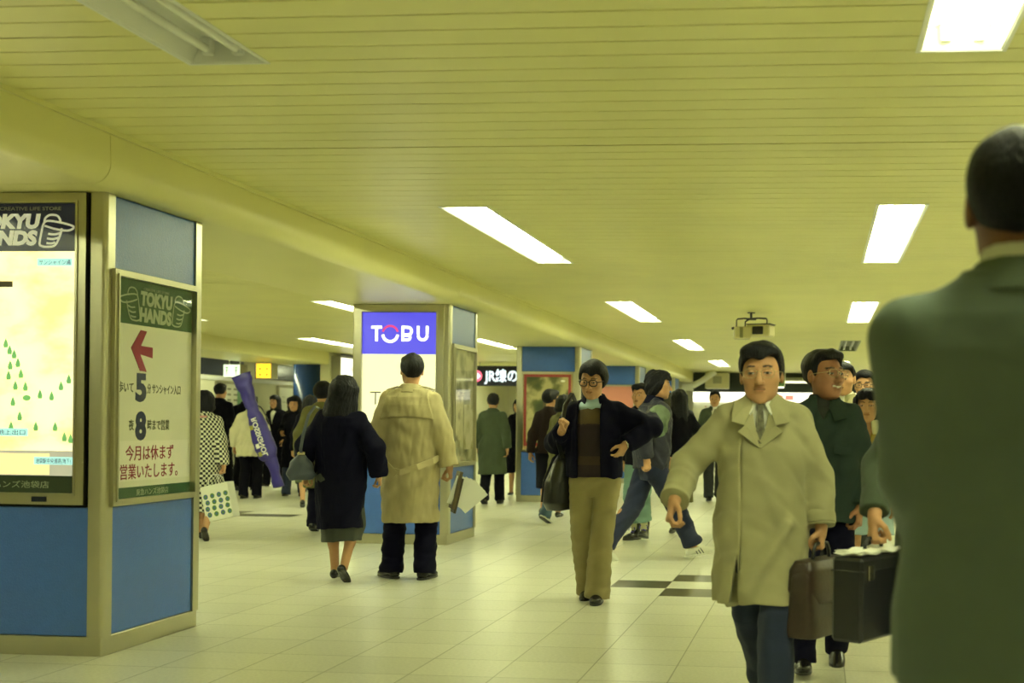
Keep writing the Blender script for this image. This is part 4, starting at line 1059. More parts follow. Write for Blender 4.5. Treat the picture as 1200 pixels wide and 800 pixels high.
    def shirt(s, m, name='shirt', zb=.15, zt=.60, k=1.0):
        S = s.grid([s.T(0, 0, zb), s.T(0, 0, zt)], .2, s.h*1.1)
        S.op(loft(s.T(0, 0, zb), s.T(0, 0, zt), s.Rt[:, 1], [(0, .150*k, .112*k), (.45, .165*k, .118*k), (.72, .135*k, .10*k, -.004), (.84, .078, .074, -.006), (1, .062, .064, .004)], 2.2), .02)
        return s.emit(S, name, m)
    def shoes(s, m, kind='shoe', sole=None, laces=None, stripes=None, socks=None):
        for q in 'RL':
            an = s.leg[q][2]; R = s.footR[q]; h = min(s.h, .007); S = SDF((-.09, -.12, -.10), (.09, .24, .14), h); g = 1.0 if s.sex == 'm' else .88
            if kind == 'pump':
                S.op(ell((0, .105, -.056), (.044, .088, .030)), .02); S.op(ell((0, .02, -.045), (.040, .10, .036)), .03); S.op(ell((0, -.032, -.034), (.039, .042, .044)), .02)
                S.op(cone((0, -.045, -.04), (0, -.05, -.075), .026, .015), .01)
                S.op(ell((0, .035, .004), (.026, .070, .034)), .012, True)
            else:
                S.op(ell((0, .115, -.052), (.045, .078, .031)), .02); S.op(ell((0, .04, -.040), (.038, .09, .042)), .03); S.op(ell((0, -.038, -.042), (.037, .040, .044)), .02)
                S.op(loft((0, -.012, -.04), (0, -.012, .10 if kind == 'boot' else .0), (0, 1, 0), [(0, .040, .055), (1, .050, .058)]), .02)
            S.D = np.maximum(S.D, -.078-S.ax[2][None, None, :])
            o = s.emit(S, kind if kind != 'pump' else 'pump_shoe', m, (R*g, an+V3((0, 0, 0))))
            if kind != 'pump':
                S = SDF((-.09, -.12, -.10), (.09, .24, .0), h)
                S.op(loft((0, .052, -.080), (0, .052, -.064 if kind != 'boot' else -.055), (0, 1, 0), [(0, .046, .142), (1, .046, .142)], 2.6), .004)
                s.emit(S, 'sole', sole or M_BLACKP, (R*g, an), parent=o)
            def loc(mb, nm, mm):
                v = np.array(mb.v)@(R*g).T+an; link(nm, mesh_from(nm, v*s.k, mb.f, mm, False), o)
            if laces:
                mb = MB()
                for i in range(5):
                    y = .085-i*.018; z = -.028+i*.017; mb.tube([(-.024, y, z-.004), (0, y+.010, z+.006), (.024, y, z-.004)], .005, 6)
                mb.tube([(0, .03, .05), (-.035, .055, .055), (-.045, .06, .02)], .005, 6); mb.tube([(0, .03, .05), (.035, .055, .055), (.045, .06, .02)], .005, 6)
                loc(mb, 'laces', laces)
            if stripes:
                mb = MB()
                for i in range(3):
                    for g2 in (-1, 1):
                        y = .075-i*.028; mb.tube([(g2*.046, y, -.062), (g2*.043, y-.010, -.04), (g2*.030, y-.022, -.014)], .004, 6)
                loc(mb, 'stripes', stripes)
            if socks:
                S = s.grid([an, an+unit(s.leg[q][1]-an)*.2], .07); kn = s.leg[q][1]; S.op(cone(an+unit(kn-an)*.02, an+unit(kn-an)*.19, .037, .043, True), .01); s.emit(S, 'sock', socks)
    def W(s, p):
        """local normalized point to world"""
        p = V3(p)*s.k; c, q = math.cos(s.rz), math.sin(s.rz); return Vector((s.loc[0]+c*p[0]-q*p[1], s.loc[1]+q*p[0]+c*p[1], p[2]))
# ------------------------------------------------------------------ people and what they carry
ONLY = None
def strap3(pts, wdir, wd, th=.006):
    """flat band along 3-D points"""
    P = [V3(p) for p in pts]; n = len(P); W = [unit(V3(w)) for w in (wdir if isinstance(wdir, list) else [wdir]*n)]; mb = MB(); vs = []
    for i in range(n):
        t = unit(P[min(i+1, n-1)]-P[max(i-1, 0)]); w = unit(W[i]-t*(t@W[i])); q = np.cross(t, w)
        vs += [P[i]+w*wd/2+q*th/2, P[i]-w*wd/2+q*th/2, P[i]-w*wd/2-q*th/2, P[i]+w*wd/2-q*th/2]
    fs = [(4*i+k, 4*i+(k+1) % 4, 4*i+4+(k+1) % 4, 4*i+4+k) for i in range(n-1) for k in range(4)]+[(3, 2, 1, 0), tuple(4*(n-1)+k for k in range(4))]
    return mb.add(vs, fs)
def flap(s, name, polys, m, th=.007, parent=None):
    """thin cloth flaps given by torso-frame outlines"""
    for pl in polys:
        mb = MB()
        P = [s.T(*p) for p in pl]; c = sum(P)/len(P); n = np.zeros(3)
        for i in range(len(P)): n += np.cross(P[i]-c, P[(i+1) % len(P)]-c)
        n = unit(n); n = n if n@s.Rt[:, 1] > 0 else -n
        k = len(P); ccw = np.cross(P[0]-c, P[1]-c)@n > 0; P = P if ccw else P[::-1]
        mid = c+n*(th*.9)
        vs = [p-n*th*.5 for p in P]+[p+n*th*.5 for p in P]+[mid]
        mb.add(vs, [tuple(range(k))[::-1]]+[(i, (i+1) % k, k+(i+1) % k, k+i) for i in range(k)]+[(k+i, k+(i+1) % k, 2*k) for i in range(k)])
        v = np.array(mb.v)*s.k; link(name, mesh_from(name, v, mb.f, m, False), parent or s.o)
def tie(s, m, zt=.545, zb=.30, w=.03, y0=.104, y1=.150):
    mb = MB()
    pts = [(zt, .014, y0), (zt-.035, .010, y0+.010), (zt-.04, .012, y0+.012), (zb, w, y1)]
    vs = []
    for z, hw, y in pts: vs += [s.T(-hw, y, z), s.T(hw, y, z), s.T(hw, y-.012, z), s.T(-hw, y-.012, z)]
    fs = [(4*i+k, 4*i+4+k, 4*i+4+(k+1) % 4, 4*i+(k+1) % 4) for i in range(3) for k in range(4)]+[(0, 1, 2, 3), (15, 14, 13, 12)]
    mb.add(vs, fs); return link('tie', mesh_from('tie', np.array(mb.v)*s.k, mb.f, m), s.o)
def kc(name, *rgb): return cloth('cloth_'+name, rgb)
C_KHAKI = kc('khaki', 156, 152, 116); C_KHAKI2 = kc('stone', 168, 157, 118); C_NAVY = kc('navy', 11, 11, 32); C_BLACK = kc('black', 9, 9, 20)
C_SUIT = kc('olive_suit', 98, 112, 100); C_SUIT2 = kc('moss_suit', 64, 74, 58); C_GREEN = kc('bottle_green', 42, 54, 50); C_SLATE = kc('slate', 40, 48, 70)
C_CHINO = kc('chino', 136, 126, 86); C_BROWN = kc('umber', 36, 27, 26); C_SHIRT = kc('white_shirt', 226, 226, 214); C_BLUE = kc('pale_blue', 160, 185, 196)
C_GREY = kc('charcoal', 48, 50, 50); C_DENIM = kc('denim', 70, 92, 112); C_LDENIM = kc('light_denim', 112, 142, 132); C_OLIVE = kc('olive', 104, 102, 62); C_CREAM = kc('cream', 205, 200, 168)
C_GCOAT = kc('green_coat', 56, 66, 48); C_PINK = kc('pink', 210, 150, 150); C_TIE = mat('tie_pattern', lin((92, 90, 70)), .6, 0, 0, 1, .5, 60); C_RUST = kc('rust', 150, 110, 60)
M_SHOE = mat('shoe_leather', (.012, .011, .012), .22, 0, .1, 100); M_SNEAK = mat('sneaker_white', (.72, .72, .62), .6); M_SOLEW = mat('sole_white', (.75, .74, .62), .6)
M_GOLD = mat('thin_metal', (.55, .50, .38), .25, 1.0); M_PURPLE = mat('purple_laces', lin((70, 60, 170)), .7); M_PAPERW = mat('paper_white', (.85, .85, .78), .6)
def houndstooth():
    m = mat('houndstooth', (.6, .6, .5), .85); nt = m.node_tree; b = nt.nodes['Principled BSDF']; tc = nt.nodes.new('ShaderNodeTexCoord')
    mp = nt.nodes.new('ShaderNodeMapping'); mp.inputs['Rotation'].default_value = (0, 0, .0); mp.inputs['Scale'].default_value = (40, 40, 40); nt.links.new(tc.outputs['Object'], mp.inputs[0])
    ck = nt.nodes.new('ShaderNodeTexChecker'); ck.inputs['Scale'].default_value = 1.0; ck.inputs['Color1'].default_value = (.62, .62, .48, 1); ck.inputs['Color2'].default_value = (.015, .016, .018, 1)
    sp = nt.nodes.new('ShaderNodeSeparateXYZ'); cb = nt.nodes.new('ShaderNodeCombineXYZ'); nt.links.new(mp.outputs[0], sp.inputs[0])
    ad = nt.nodes.new('ShaderNodeMath'); ad.operation = 'ADD'; nt.links.new(sp.outputs[0], ad.inputs[0]); nt.links.new(sp.outputs[1], ad.inputs[1])
    nt.links.new(ad.outputs[0], cb.inputs[0]); nt.links.new(sp.outputs[2], cb.inputs[1]); cb.inputs[2].default_value = .5
    nt.links.new(cb.outputs[0], ck.inputs['Vector']); nt.links.new(ck.outputs['Color'], b.inputs['Base Color']); return m

# ---- man in the khaki coat, walking towards the viewer
def man_khaki():
    s = Person('man in a khaki raincoat and tie walking forward with a brown briefcase', 1.60, (-.245, 5.4), PI, .0042, lean=2, hs=1.16, drop=-.022, sh=1.02,
               hip=(0, 0, .875), feet={'L': (-.075, .20, 0, 6, 4), 'R': (.0, -.32, .08, -38, -4)}, hands={'R': (.375, .20, .985), 'L': (-.275, .03, .862)},
               poles={'R': (.5, -1, -.2), 'L': (-.5, -1, 0)}, head=(-3, 2, 2), hand={'R': {'curl': .8, 's': (-.3, .9, .5), 'thumb': .45, 'd': (.25, .35, -.9)}, 'L': {'curl': 1.15, 's': (.1, 1, 0), 'thumb': .9, 'd': (-.02, .03, -1)}})
    s.body(); s.hair('neat', part=1, seed=2, vol=.004); s.glasses(M_GOLD, .0013, .025, .018)
    s.trousers(C_SLATE, (.105, .085, .08), seed=4); s.shoes(M_SHOE)
    def extra(S):
        k = 1.0
        # fly edge and the open slit below it
        S.op(xf(rbox((0, 0, 0), (.0035, .012, .42)), np.eye(3), (.085, .152, .96)), .006, True)
        def slit(X, Y, Z): return np.maximum(np.maximum(np.abs(X-.100-(.72-Z)*.06)-np.clip((.74-Z)*.10, 0, .03), .06-Y), Z-.74)
        S.op((slit, V3((.02, .05, .4)), V3((.22, .3, .76))), .008, True)
        # long diagonal fold thrown by the stride
        S.op(cone((-.13, .155, .88), (.05, .185, .58), .012, .02), .05)
    s.top('raincoat', C_KHAKI, hem=.525, rw=.215, rd=.175, chest=(.205, .148), sl=(.082, .072, .064), cuff=.96, legs=.09, vcut=(.388, .066), seed=8, amp=.006, waist=(.195, .145),
          extra=extra, hemfn=lambda X, Y: .53-.055*np.clip((X-.02)/.15, 0, 1)+.006*np.sin(13*X)+0*Y)
    s.shirt(C_SHIRT, zb=.30, k=1.0); s.collar(C_SHIRT, (.060, .062), (.545, .605), .006, .35, .012, 'shirt_collar'); tie(s, C_TIE, .553, .372, .024, .106, .146)
    flap(s, 'shirt_collar_point', [[(g*.056, .050, .585), (g*.012, .094, .556), (g*.046, .128, .498), (g*.082, .085, .540)] for g in (-1, 1)], C_SHIRT, .006)
    s.collar(C_KHAKI, (.077, .072), (.53, .590), .010, .55, .03, 'coat_collar')
    flap(s, 'lapel', [[(g*.058, .062, .590), (g*.036, .098, .545), (g*.070, .152, .452), (g*.128, .150, .468), (g*.125, .075, .552)] for g in (-1, 1)], C_KHAKI)
    flap(s, 'front_facing', [[(g*.040, .108, .520), (g*.004, .150, .352), (g*.100, .158, .425), (g*.070, .150, .452)] for g in (-1, 1)], C_KHAKI)
    S = s.grid([s.arm['L'][2]], .12); a, e, w = s.arm['L']; c = e+(w-e)*.80
    S.op(cone(c, c+unit(w-e)*.03, .0695, .0685, True), .003); s.emit(S, 'sleeve_strap', C_KHAKI)
    return s
def briefcase(s):
    w = s.arm['L'][2]+V3((0, .012, -.085)); p = s.W(w)
    t = thing('briefcase', 'worn brown leather briefcase in the hand of the man in the khaki raincoat', 'briefcase', (p.x, p.y, p.z-.365), math.radians(62))
    M_BRN = mat('brown_leather', lin((50, 37, 30)), .38, 0, .4, 60, .35, 12)
    S = SDF((-.24, -.12, -.02), (.24, .12, .36), .006)
    S.op(loft((0, 0, .0), (0, 0, .31), (0, 1, 0), [(0, .20, .068), (.1, .205, .072), (.8, .195, .06), (1, .18, .042)], 5.0), .01); S.folds(.004, (18, 18, 14), 4)
    v, f = S.mesh(); link('body', mesh_from('body', v, f, M_BRN, True), t)
    S = SDF((-.24, -.13, .1), (.24, .13, .37), .006); S.op(loft((0, 0, .14), (0, 0, .318), (0, 1, 0), [(0, .150, .075), (.3, .19, .077), (.8, .19, .068), (1, .17, .048)], 5.0), .01)
    v, f = S.mesh(); link('flap', mesh_from('flap', v, f, M_BRN, True), t)
    MB().tube([(-.075, 0, .305), (-.07, 0, .35), (-.05, 0, .378), (0, 0, .385), (.05, 0, .378), (.07, 0, .35), (.075, 0, .305)], .0085, 8).build('handle', M_LEATHER, t, True, True)
    mb = MB(); mb.box(-.02, .02, -.086, -.078, .13, .175, .003); mb.build('clasp', M_GOLD, t, local=True)

# ---- man in the bottle green jacket, smiling to his left
def man_green():
    s = Person('smiling man in glasses and a dark green jacket behind the khaki raincoat', 1.61, (.02, 6.5), PI, .0055, hs=1.14, smile=True, head=(42, 4, 0), feet={'L': (-.09, -.16, .03, -18, 0), 'R': (.09, .20, 0, 4, 0)},
               hands={'L': (-.20, .05, .875), 'R': (.26, .05, .87)}, hand={'L': {'curl': .7}, 'R': {'curl': .7}}, skin=lin((150, 104, 74)))
    s.body(); s.hair('short', part=-1, seed=6, vol=.002); s.glasses(M_GOLD, .0014)
    s.trousers(C_NAVY, seed=9); s.shoes(M_SHOE)
    s.top('jacket', C_GREEN, hem=.80, rw=.195, rd=.15, chest=(.21, .15), sl=(.085, .078, .066), bell=.066, seed=12, amp=.009, waist=(.20, .148), vcut=(.46, .05))
    s.shirt(C_GREY); s.collar(C_GREEN, (.074, .072), (.53, .60), .010, .5, .03)
    flap(s, 'lapel', [[(g*.058, .062, .590), (g*.030, .100, .530), (g*.060, .150, .455), (g*.125, .142, .470), (g*.125, .07, .55)] for g in (-1, 1)], C_GREEN)
    flap(s, 'pocket_flap', [[(g*.06, .158, .325), (g*.15, .142, .325), (g*.15, .145, .285), (g*.105, .156, .275), (g*.06, .160, .285)] for g in (-1, 1)], C_GREEN)
    return s

# ---- man seen from behind, nearest the viewer
def man_near():
    s = Person('nearest man, back turned, in an olive suit jacket at the right edge', 1.78, (.352, 2.35), 0, .0045, hs=1.06, sh=1.20, head=(-6, 3, 0), lat=1, lean=2,
               hands={'L': (-.12, .27, 1.00), 'R': (.25, .05, .80)}, feet={'L': (-.10, .05, 0), 'R': (.10, -.05, 0)}, poles={'L': (-.12, -1, -.3), 'R': (.15, -1, 0)}, skin=lin((120, 82, 62)))
    s.body(False); s.hair('neat', seed=3, vol=.003)
    s.trousers(C_SLATE, seed=3); s.shoes(M_SHOE)
    s.top('jacket', C_SUIT, hem=.74, rw=.205, rd=.15, chest=(.205, .140), sl=(.072, .062, .058), pad=-.012, amp=.004, fr=(14, 14, 8), seed=21, waist=(.182, .13), neckr=.085)
    s.shirt(C_SHIRT, zt=.575); s.collar(C_SHIRT, (.064, .064), (.55, .618), .008, .2, .014, 'shirt_collar'); s.collar(C_SUIT, (.077, .073), (.525, .592), .010, .5, .025, 'jacket_collar')
    return s

# ---- half hidden man with the black case
def man_case():
    s = Person('man in a moss green suit mostly hidden by the nearest man, carrying a black case', 1.66, (.505, 5.0), PI, .006, feet={'R': (.09, -.12, .02, -10), 'L': (-.09, .18, 0, 4)},
               hands={'R': (.295, .12, .925), 'L': (-.27, .0, .87)}, hand={'R': {'curl': 1.15, 'd': (.10, .05, -1), 'thumb': .9}})
    s.body(); s.hair('short', seed=5); s.trousers(C_SLATE, seed=2); s.shoes(M_SHOE)
    s.top('jacket', C_SUIT2, hem=.70, rw=.205, rd=.15, chest=(.195, .135), sl=(.075, .066, .06), vcut=(.25, .07), seed=31, cuff=.95,
          hemfn=lambda X, Y: .70+.10*np.clip(1-np.abs(X)/.09, 0, 1)*(Y > .05)+0*X)
    s.shirt(C_SHIRT); s.collar(C_SHIRT, (.062, .062), (.55, .61), .007, .3, .012, 'shirt_collar'); s.collar(C_SUIT2, (.075, .072), (.53, .59), .01, .6, .02); tie(s, C_TIE)
    flap(s, 'pocket_flap', [[(.085, .138, -.02), (.17, .105, -.02), (.175, .108, -.065), (.085, .142, -.065)]], C_SUIT2)
    return s
def black_case(s):
    w = s.arm['R'][2]+V3((.005, .01, -.088)); p = s.W(w)
    t = thing('attache_case', 'boxy black case with white papers on its top beside the brown briefcase', 'case', (p.x, p.y, p.z-.375), math.radians(60))
    box('shell', (-.21, .21, -.065, .065, .0, .315), M_LEATHER, t, bev=.012, local=True)
    mb = MB(); mb.box(-.212, .212, -.067, .067, .262, .268, .002); mb.build('seam', M_BLACKP, t, local=True)
    MB().tube([(-.07, 0, .313), (-.065, 0, .355), (-.04, 0, .375), (.04, 0, .375), (.065, 0, .355), (.07, 0, .313)], .008, 8).build('handle', M_LEATHER, t, True, True)
    for x in (-.15, .15): box('latch', (x-.02, x+.02, -.074, -.064, .23, .285), M_GOLD, t, bev=.002, local=True)
    q = thing('paper_bundle', 'crumpled white papers lying on the top of the black case', 'papers', (p.x, p.y, p.z-.375+.317), math.radians(60))
    rn = random.Random(4)
    for k in range(3):
        M = Matrix.Translation((0, 0, .004+k*.004)) @ Matrix.Rotation(rn.uniform(-.08, .08), 4, 'Z')
        mb = MB(); n = 10; vs = []
        for i in range(n+1):
            for j in range(4):
                x = -.19+.38*i/n+.01*k; y = -.060+.040*j; vs.append(tuple(M @ Vector((x, y, .006*(1+math.sin(i*1.7+j*2.1+k)))))) 
        top = vs; bot = [(a, b, c-.002) for a, b, c in vs]; m_ = len(vs); fs = []
        for i in range(n):
            for j in range(3):
                a = i*4+j; fs += [(a, a+4, a+5, a+1), (m_+a+1, m_+a+5, m_+a+4, m_+a)]
        for i in range(n): fs += [(i*4, m_+i*4, m_+i*4+4, i*4+4), (i*4+3, i*4+7, m_+i*4+7, m_+i*4+3)]
        for j in range(3): fs += [(j, j+1, m_+j+1, m_+j), (n*4+j, m_+n*4+j, m_+n*4+j+1, n*4+j+1)]
        mb.add(top+bot, fs); mb.build('sheet', M_PAPERW, q, local=True)

# ---- man in the navy jacket, centre
def man_navy():
    s = Person('man in dark rimmed glasses, open navy jacket and khaki trousers, walking forward', 1.655, (-1.565, 8.71), PI, .0055, hs=1.08, lean=2, head=(-8, -9, -3), lat=1,
               feet={'R': (.055, -.10, .02, -14, -3), 'L': (-.045, .10, 0, 0, 4)}, hands={'R': (.215, .165, 1.215), 'L': (-.245, .15, 1.13)}, poles={'R': (.55, -.5, -1), 'L': (-1, -.25, -.1)},
               hand={'R': {'curl': 1.2, 'd': (-.35, .3, .8), 's': (-.6, .3, -.6), 'thumb': .9}, 'L': {'curl': .5, 'd': (.5, -.25, -.8), 's': (.4, .8, .2)}})
    s.body(); s.hair('thick', part=-1, seed=9, vol=.013); s.glasses(M_BLACKP, .0032, .026, .020)
    s.trousers(C_CHINO, (.102, .082, .092), amp=.005, seed=6, hem=.05, wf=1.09); s.shoes(M_SHOE)
    S = s.grid([s.T(0, 0, .02), s.T(0, 0, .58)], .22, .007)
    S.op(loft(s.T(0, 0, -.01), s.T(0, 0, .545), s.Rt[:, 1], [(0, .172, .128), (.08, .172, .128), (.35, .16, .125), (.7, .17, .128), (.88, .12, .095), (1, .066, .066)], 2.2), .02)
    S.op(ell(s.T(0, .11, .545), (.034, .07, .055)), .01, True); S.op(cone(s.T(0, 0, .5), s.T(0, 0, .62), .062, .07), .005, True); S.folds(.006, (14, 14, 26), 3); S.below(lambda X, Y: s.hip[2]+.005+0*X+0*Y)
    tc = (lin((74, 60, 34)), lin((40, 28, 34)))
    def col(v):
        z = (v-s.hip)@s.Rt[:, 2]; b = (z > .39)[:, None]; c = np.where(b, tc[0], tc[1]); c2 = ((z < .16) & (z > .10))[:, None]; return np.where(c2, lin((58, 44, 34)), c)
    s.emit(S, 'sweater', mat('sweater_wool', (.1, .08, .05), .95, 0, .5, 220, .1, 12, attr='tint'), colfn=col)
    s.shirt(C_BLUE, zb=.47, zt=.575, k=.72); s.collar(C_BLUE, (.064, .066), (.530, .592), .010, .5, .014, 'shirt_collar')
    def extra(S):
        R = s.Rt; S.op(xf(rbox((0, 0, 0), (.082, .20, .40), r=.02), R, s.T(.022, .21, .21)), .015, True)
        S.op(xf(rbox((0, 0, 0), (.05, .20, .20), r=.02), R@rot('Y', 0), s.T(.0, .2, .50)), .02, True)
    s.top('jacket', C_NAVY, hem=.885, rw=.20, rd=.15, chest=(.205, .15), sl=(.085, .078, .064), bell=.06, seed=14, amp=.009, waist=(.205, .15), extra=extra)
    s.collar(C_NAVY, (.076, .074), (.525, .60), .011, .75, .03)
    S = s.grid([s.arm['L'][2]], .1); a, e, w = s.arm['L']; S.op(cone(e+(w-e)*.985, e+(w-e)*1.03, .033, .031, True), .003); s.emit(S, 'wristwatch', M_GOLD)
    return s
def shoulder_bag(s):
    p = s.W((.222, -.07, .645))
    t = thing('shoulder_bag', 'large black leather bag slung from the shoulder of the man in the navy jacket', 'bag', tuple(p), PI+.55)
    S = SDF((-.26, -.16, -.02), (.26, .16, .46), .008)
    S.op(loft((0, 0, 0), (0, 0, .40), (0, 1, 0), [(0, .13, .07), (.12, .16, .09), (.5, .15, .085), (.85, .10, .055), (1, .06, .03)], 2.8), .02); S.folds(.008, (20, 20, 14), 7)
    v, f = S.mesh(); b = link('body', mesh_from('body', v, f, M_LEATHER, True), t)
    mb = strap3([(-.15, -.08, .05), (-.14, -.10, .2), (-.08, -.085, .36), (-.01, -.04, .43)], (1, 0, .3), .022); mb.build('trim_band', mat('band_leather', (.03, .03, .032), .25), t, local=True)
    mb = strap3([(.15, -.085, .05), (.13, -.10, .2), (.07, -.085, .36), (.01, -.04, .43)], (1, 0, .3), .022); mb.build('trim_band', MATS['band_leather'], t, local=True)
    Mi = world_of(t).inverted(); sh = [Mi @ s.W(q) for q in ((.24, .0, 1.02), (.245, .155, 1.16), (.215, .165, 1.24), (.20, .12, 1.40), (.17, .03, 1.492), (.17, -.08, 1.44), (.23, -.17, 1.20), (.26, -.14, 1.02))]
    strap3([tuple(q) for q in sh], (1, .2, 0), .03, .006).build('strap', M_LEATHER, t, local=True)
    for x in (-.1, .1): MB().disc((x, .06), .012, lambda a, b_, d: (a, -.105-d, b_), 0, .006, 12).build('stud', M_GOLD, t, local=True)

# ---- couple by the lit sign, from behind
def man_trench():
    s = Person('man in a khaki trench coat seen from behind, holding papers, facing the lit sign', 1.76, (-3.205, 9.63), 0, .0058, head=(28, 4, 0), feet={'L': (-.145, .03, 0, 0, 48), 'R': (.118, 0, 0, 0, -8)},
               hands={'R': (.295, .03, .86), 'L': (-.27, .06, .875)}, hand={'R': {'curl': .95, 'thumb': .9}, 'L': {'curl': .7, 'd': (-.25, .1, -1)}}, sh=1.06)
    s.body(); s.hair('short', seed=11, vol=.003); s.trousers(C_NAVY, (.10, .085, .085), seed=5); s.shoes(M_SHOE)
    def extra(S):
        X, Y, Z = S.ax[0][:, None, None], S.ax[1][None, :, None], S.ax[2][None, None, :]
        zz = Z-s.hip[2]; reg = np.maximum(np.maximum(.335+.012*np.cos(X*9)-zz, zz-.56), np.maximum(np.abs(X)-.205+(zz-.33)*.25, Y-.02))
        S.D = np.minimum(S.D, np.maximum(S.D-.010, reg)).astype(np.float32)
        S.op(xf(rbox((0, 0, 0), (.003, .012, .26)), np.eye(3), (.0, -.195, .62)), .006, True)
    s.top('trench_coat', C_KHAKI2, hem=.435, rw=.215, rd=.165, chest=(.212, .152), sl=(.088, .078, .068), pad=.004, seed=17, amp=.007, waist=(.197, .145), bell=.071, extra=extra)
    s.collar(C_KHAKI2, (.076, .074), (.52, .592), .012, .4, .03)
    z = [(-.235, .02, .04), (-.215, -.12, .02), (-.145, -.205, -.035), (.0, -.240, -.065), (.125, -.215, -.025), (.212, -.12, .02), (.236, .02, .05)]
    v = strap3([s.T(*q) for q in z], (0, 0, 1), .044, .012); link('belt', mesh_from('belt', np.array(v.v)*s.k, v.f, C_KHAKI2), s.o)
    v = strap3([s.T(-.205, -.14, .035), s.T(-.12, -.218, .0), s.T(-.03, -.238, -.085)], (0.3, 0, 1), .045, .008); link('belt_end', mesh_from('belt_end', np.array(v.v)*s.k, v.f, C_KHAKI2), s.o)
    flap(s, 'shoulder_strap', [[(g*.10, -.02, .578), (g*.10, .025, .578), (g*.185, .02, .553), (g*.185, -.02, .553)] for g in (-1, 1)], C_KHAKI2, .008)
    return s
def held_papers(s):
    p = s.W(s.arm['R'][2]+V3((0, .02, -.09)))
    t = thing('folder', 'brown folder in the hand of the man in the trench coat', 'folder', (p.x+.015, p.y, p.z-.24), .4)
    M = Matrix.Rotation(.22, 4, 'Y')
    MB().box(-.012, .012, -.11, .13, .0, .30, .003, M=M).build('cover', mat('folder_brown', lin((84, 72, 46)), .5), t, local=True)
    MB().box(.010, .030, -.10, .12, -.03, .25, .003, M=M).build('back_cover', mat('folder_dark', lin((52, 42, 28)), .5), t, local=True)
    q = thing('paper_sheaf', 'sheaf of white papers fanned out from the brown folder', 'papers', (p.x+.05, p.y-.02, p.z-.20), .15)
    for k in range(5):
        M = Matrix.Translation((.01+.008*k, -.006*k, .0)) @ Matrix.Rotation(.35+.13*k, 4, 'Y') @ Matrix.Rotation(.05*k, 4, 'Z')
        MB().box(-.075, .085, -.001, .001, -.02, .21, 0, M=M).build('sheet', M_PAPERW, q, local=True)
def woman_navy():
    s = Person('woman with black hair in a long navy coat, back turned, beside the trench coat', 1.555, (-3.67, 9.33), 0, .0056, sex='f', hs=1.10, head=(8, 3, 4), lat=2,
               feet={'L': (-.085, .16, 0, 0, 6), 'R': (.075, -.06, .05, -38, -4)}, hands={'L': (-.315, .05, .905), 'R': (.325, .06, .90)}, poles={'L': (-.7, -1, 0), 'R': (.8, -.8, 0)},
               hand={'R': {'curl': .8, 'd': (.1, .2, -1)}, 'L': {'curl': .7}}, sh=1.12)
    s.body(); s.hair('long', seed=4, vol=.013); s.shoes(M_SHOE, 'pump')
    s.skirt(kc('ash', 70, 74, 66), .345, .165, .150)
    s.top('coat', C_NAVY, hem=.455, rw=.182, rd=.165, chest=(.205, .15), sl=(.088, .085, .075), pad=.012, seed=23, amp=.008, waist=(.205, .16),
          flare=lambda th, t: .02*np.sin(4*th+1)*(1-t))
    s.collar(C_NAVY, (.075, .072), (.53, .60), .012, .4, .03)
    return s
def woman_bag(s):
    p = s.W((-.275, -.12, .86))
    t = thing('shoulder_bag', 'small grey shoulder bag hanging at the side of the woman in the navy coat', 'bag', tuple(p), .5)
    Mt = mat('bag_grey', lin((58, 66, 78)), .45, 0, .2, 80)
    S = SDF((-.14, -.1, -.02), (.14, .1, .24), .006); S.op(loft((0, 0, 0), (0, 0, .19), (0, 1, 0), [(0, .08, .04), (.2, .105, .06), (.7, .075, .045), (1, .03, .018)], 2.4), .02); S.folds(.006, (30, 30, 30), 2)
    v, f = S.mesh(); link('body', mesh_from('body', v, f, Mt, True), t)
    MB().box(-.03, .03, -.03, .03, .185, .215, .008).build('clasp', M_GOLD, t, local=True)
    Mi = world_of(t).inverted(); pts = [(-.275, -.12, 1.04), (-.262, -.165, 1.12), (-.235, -.178, 1.25), (-.205, -.15, 1.40), (-.185, -.06, 1.478), (-.19, .06, 1.45), (-.24, .13, 1.25), (-.275, .10, 1.06), (-.285, -.05, 1.035)]
    strap3([tuple(Mi @ s.W(q)) for q in pts], (1, .3, 0), .022, .005).build('strap', Mt, t, local=True)

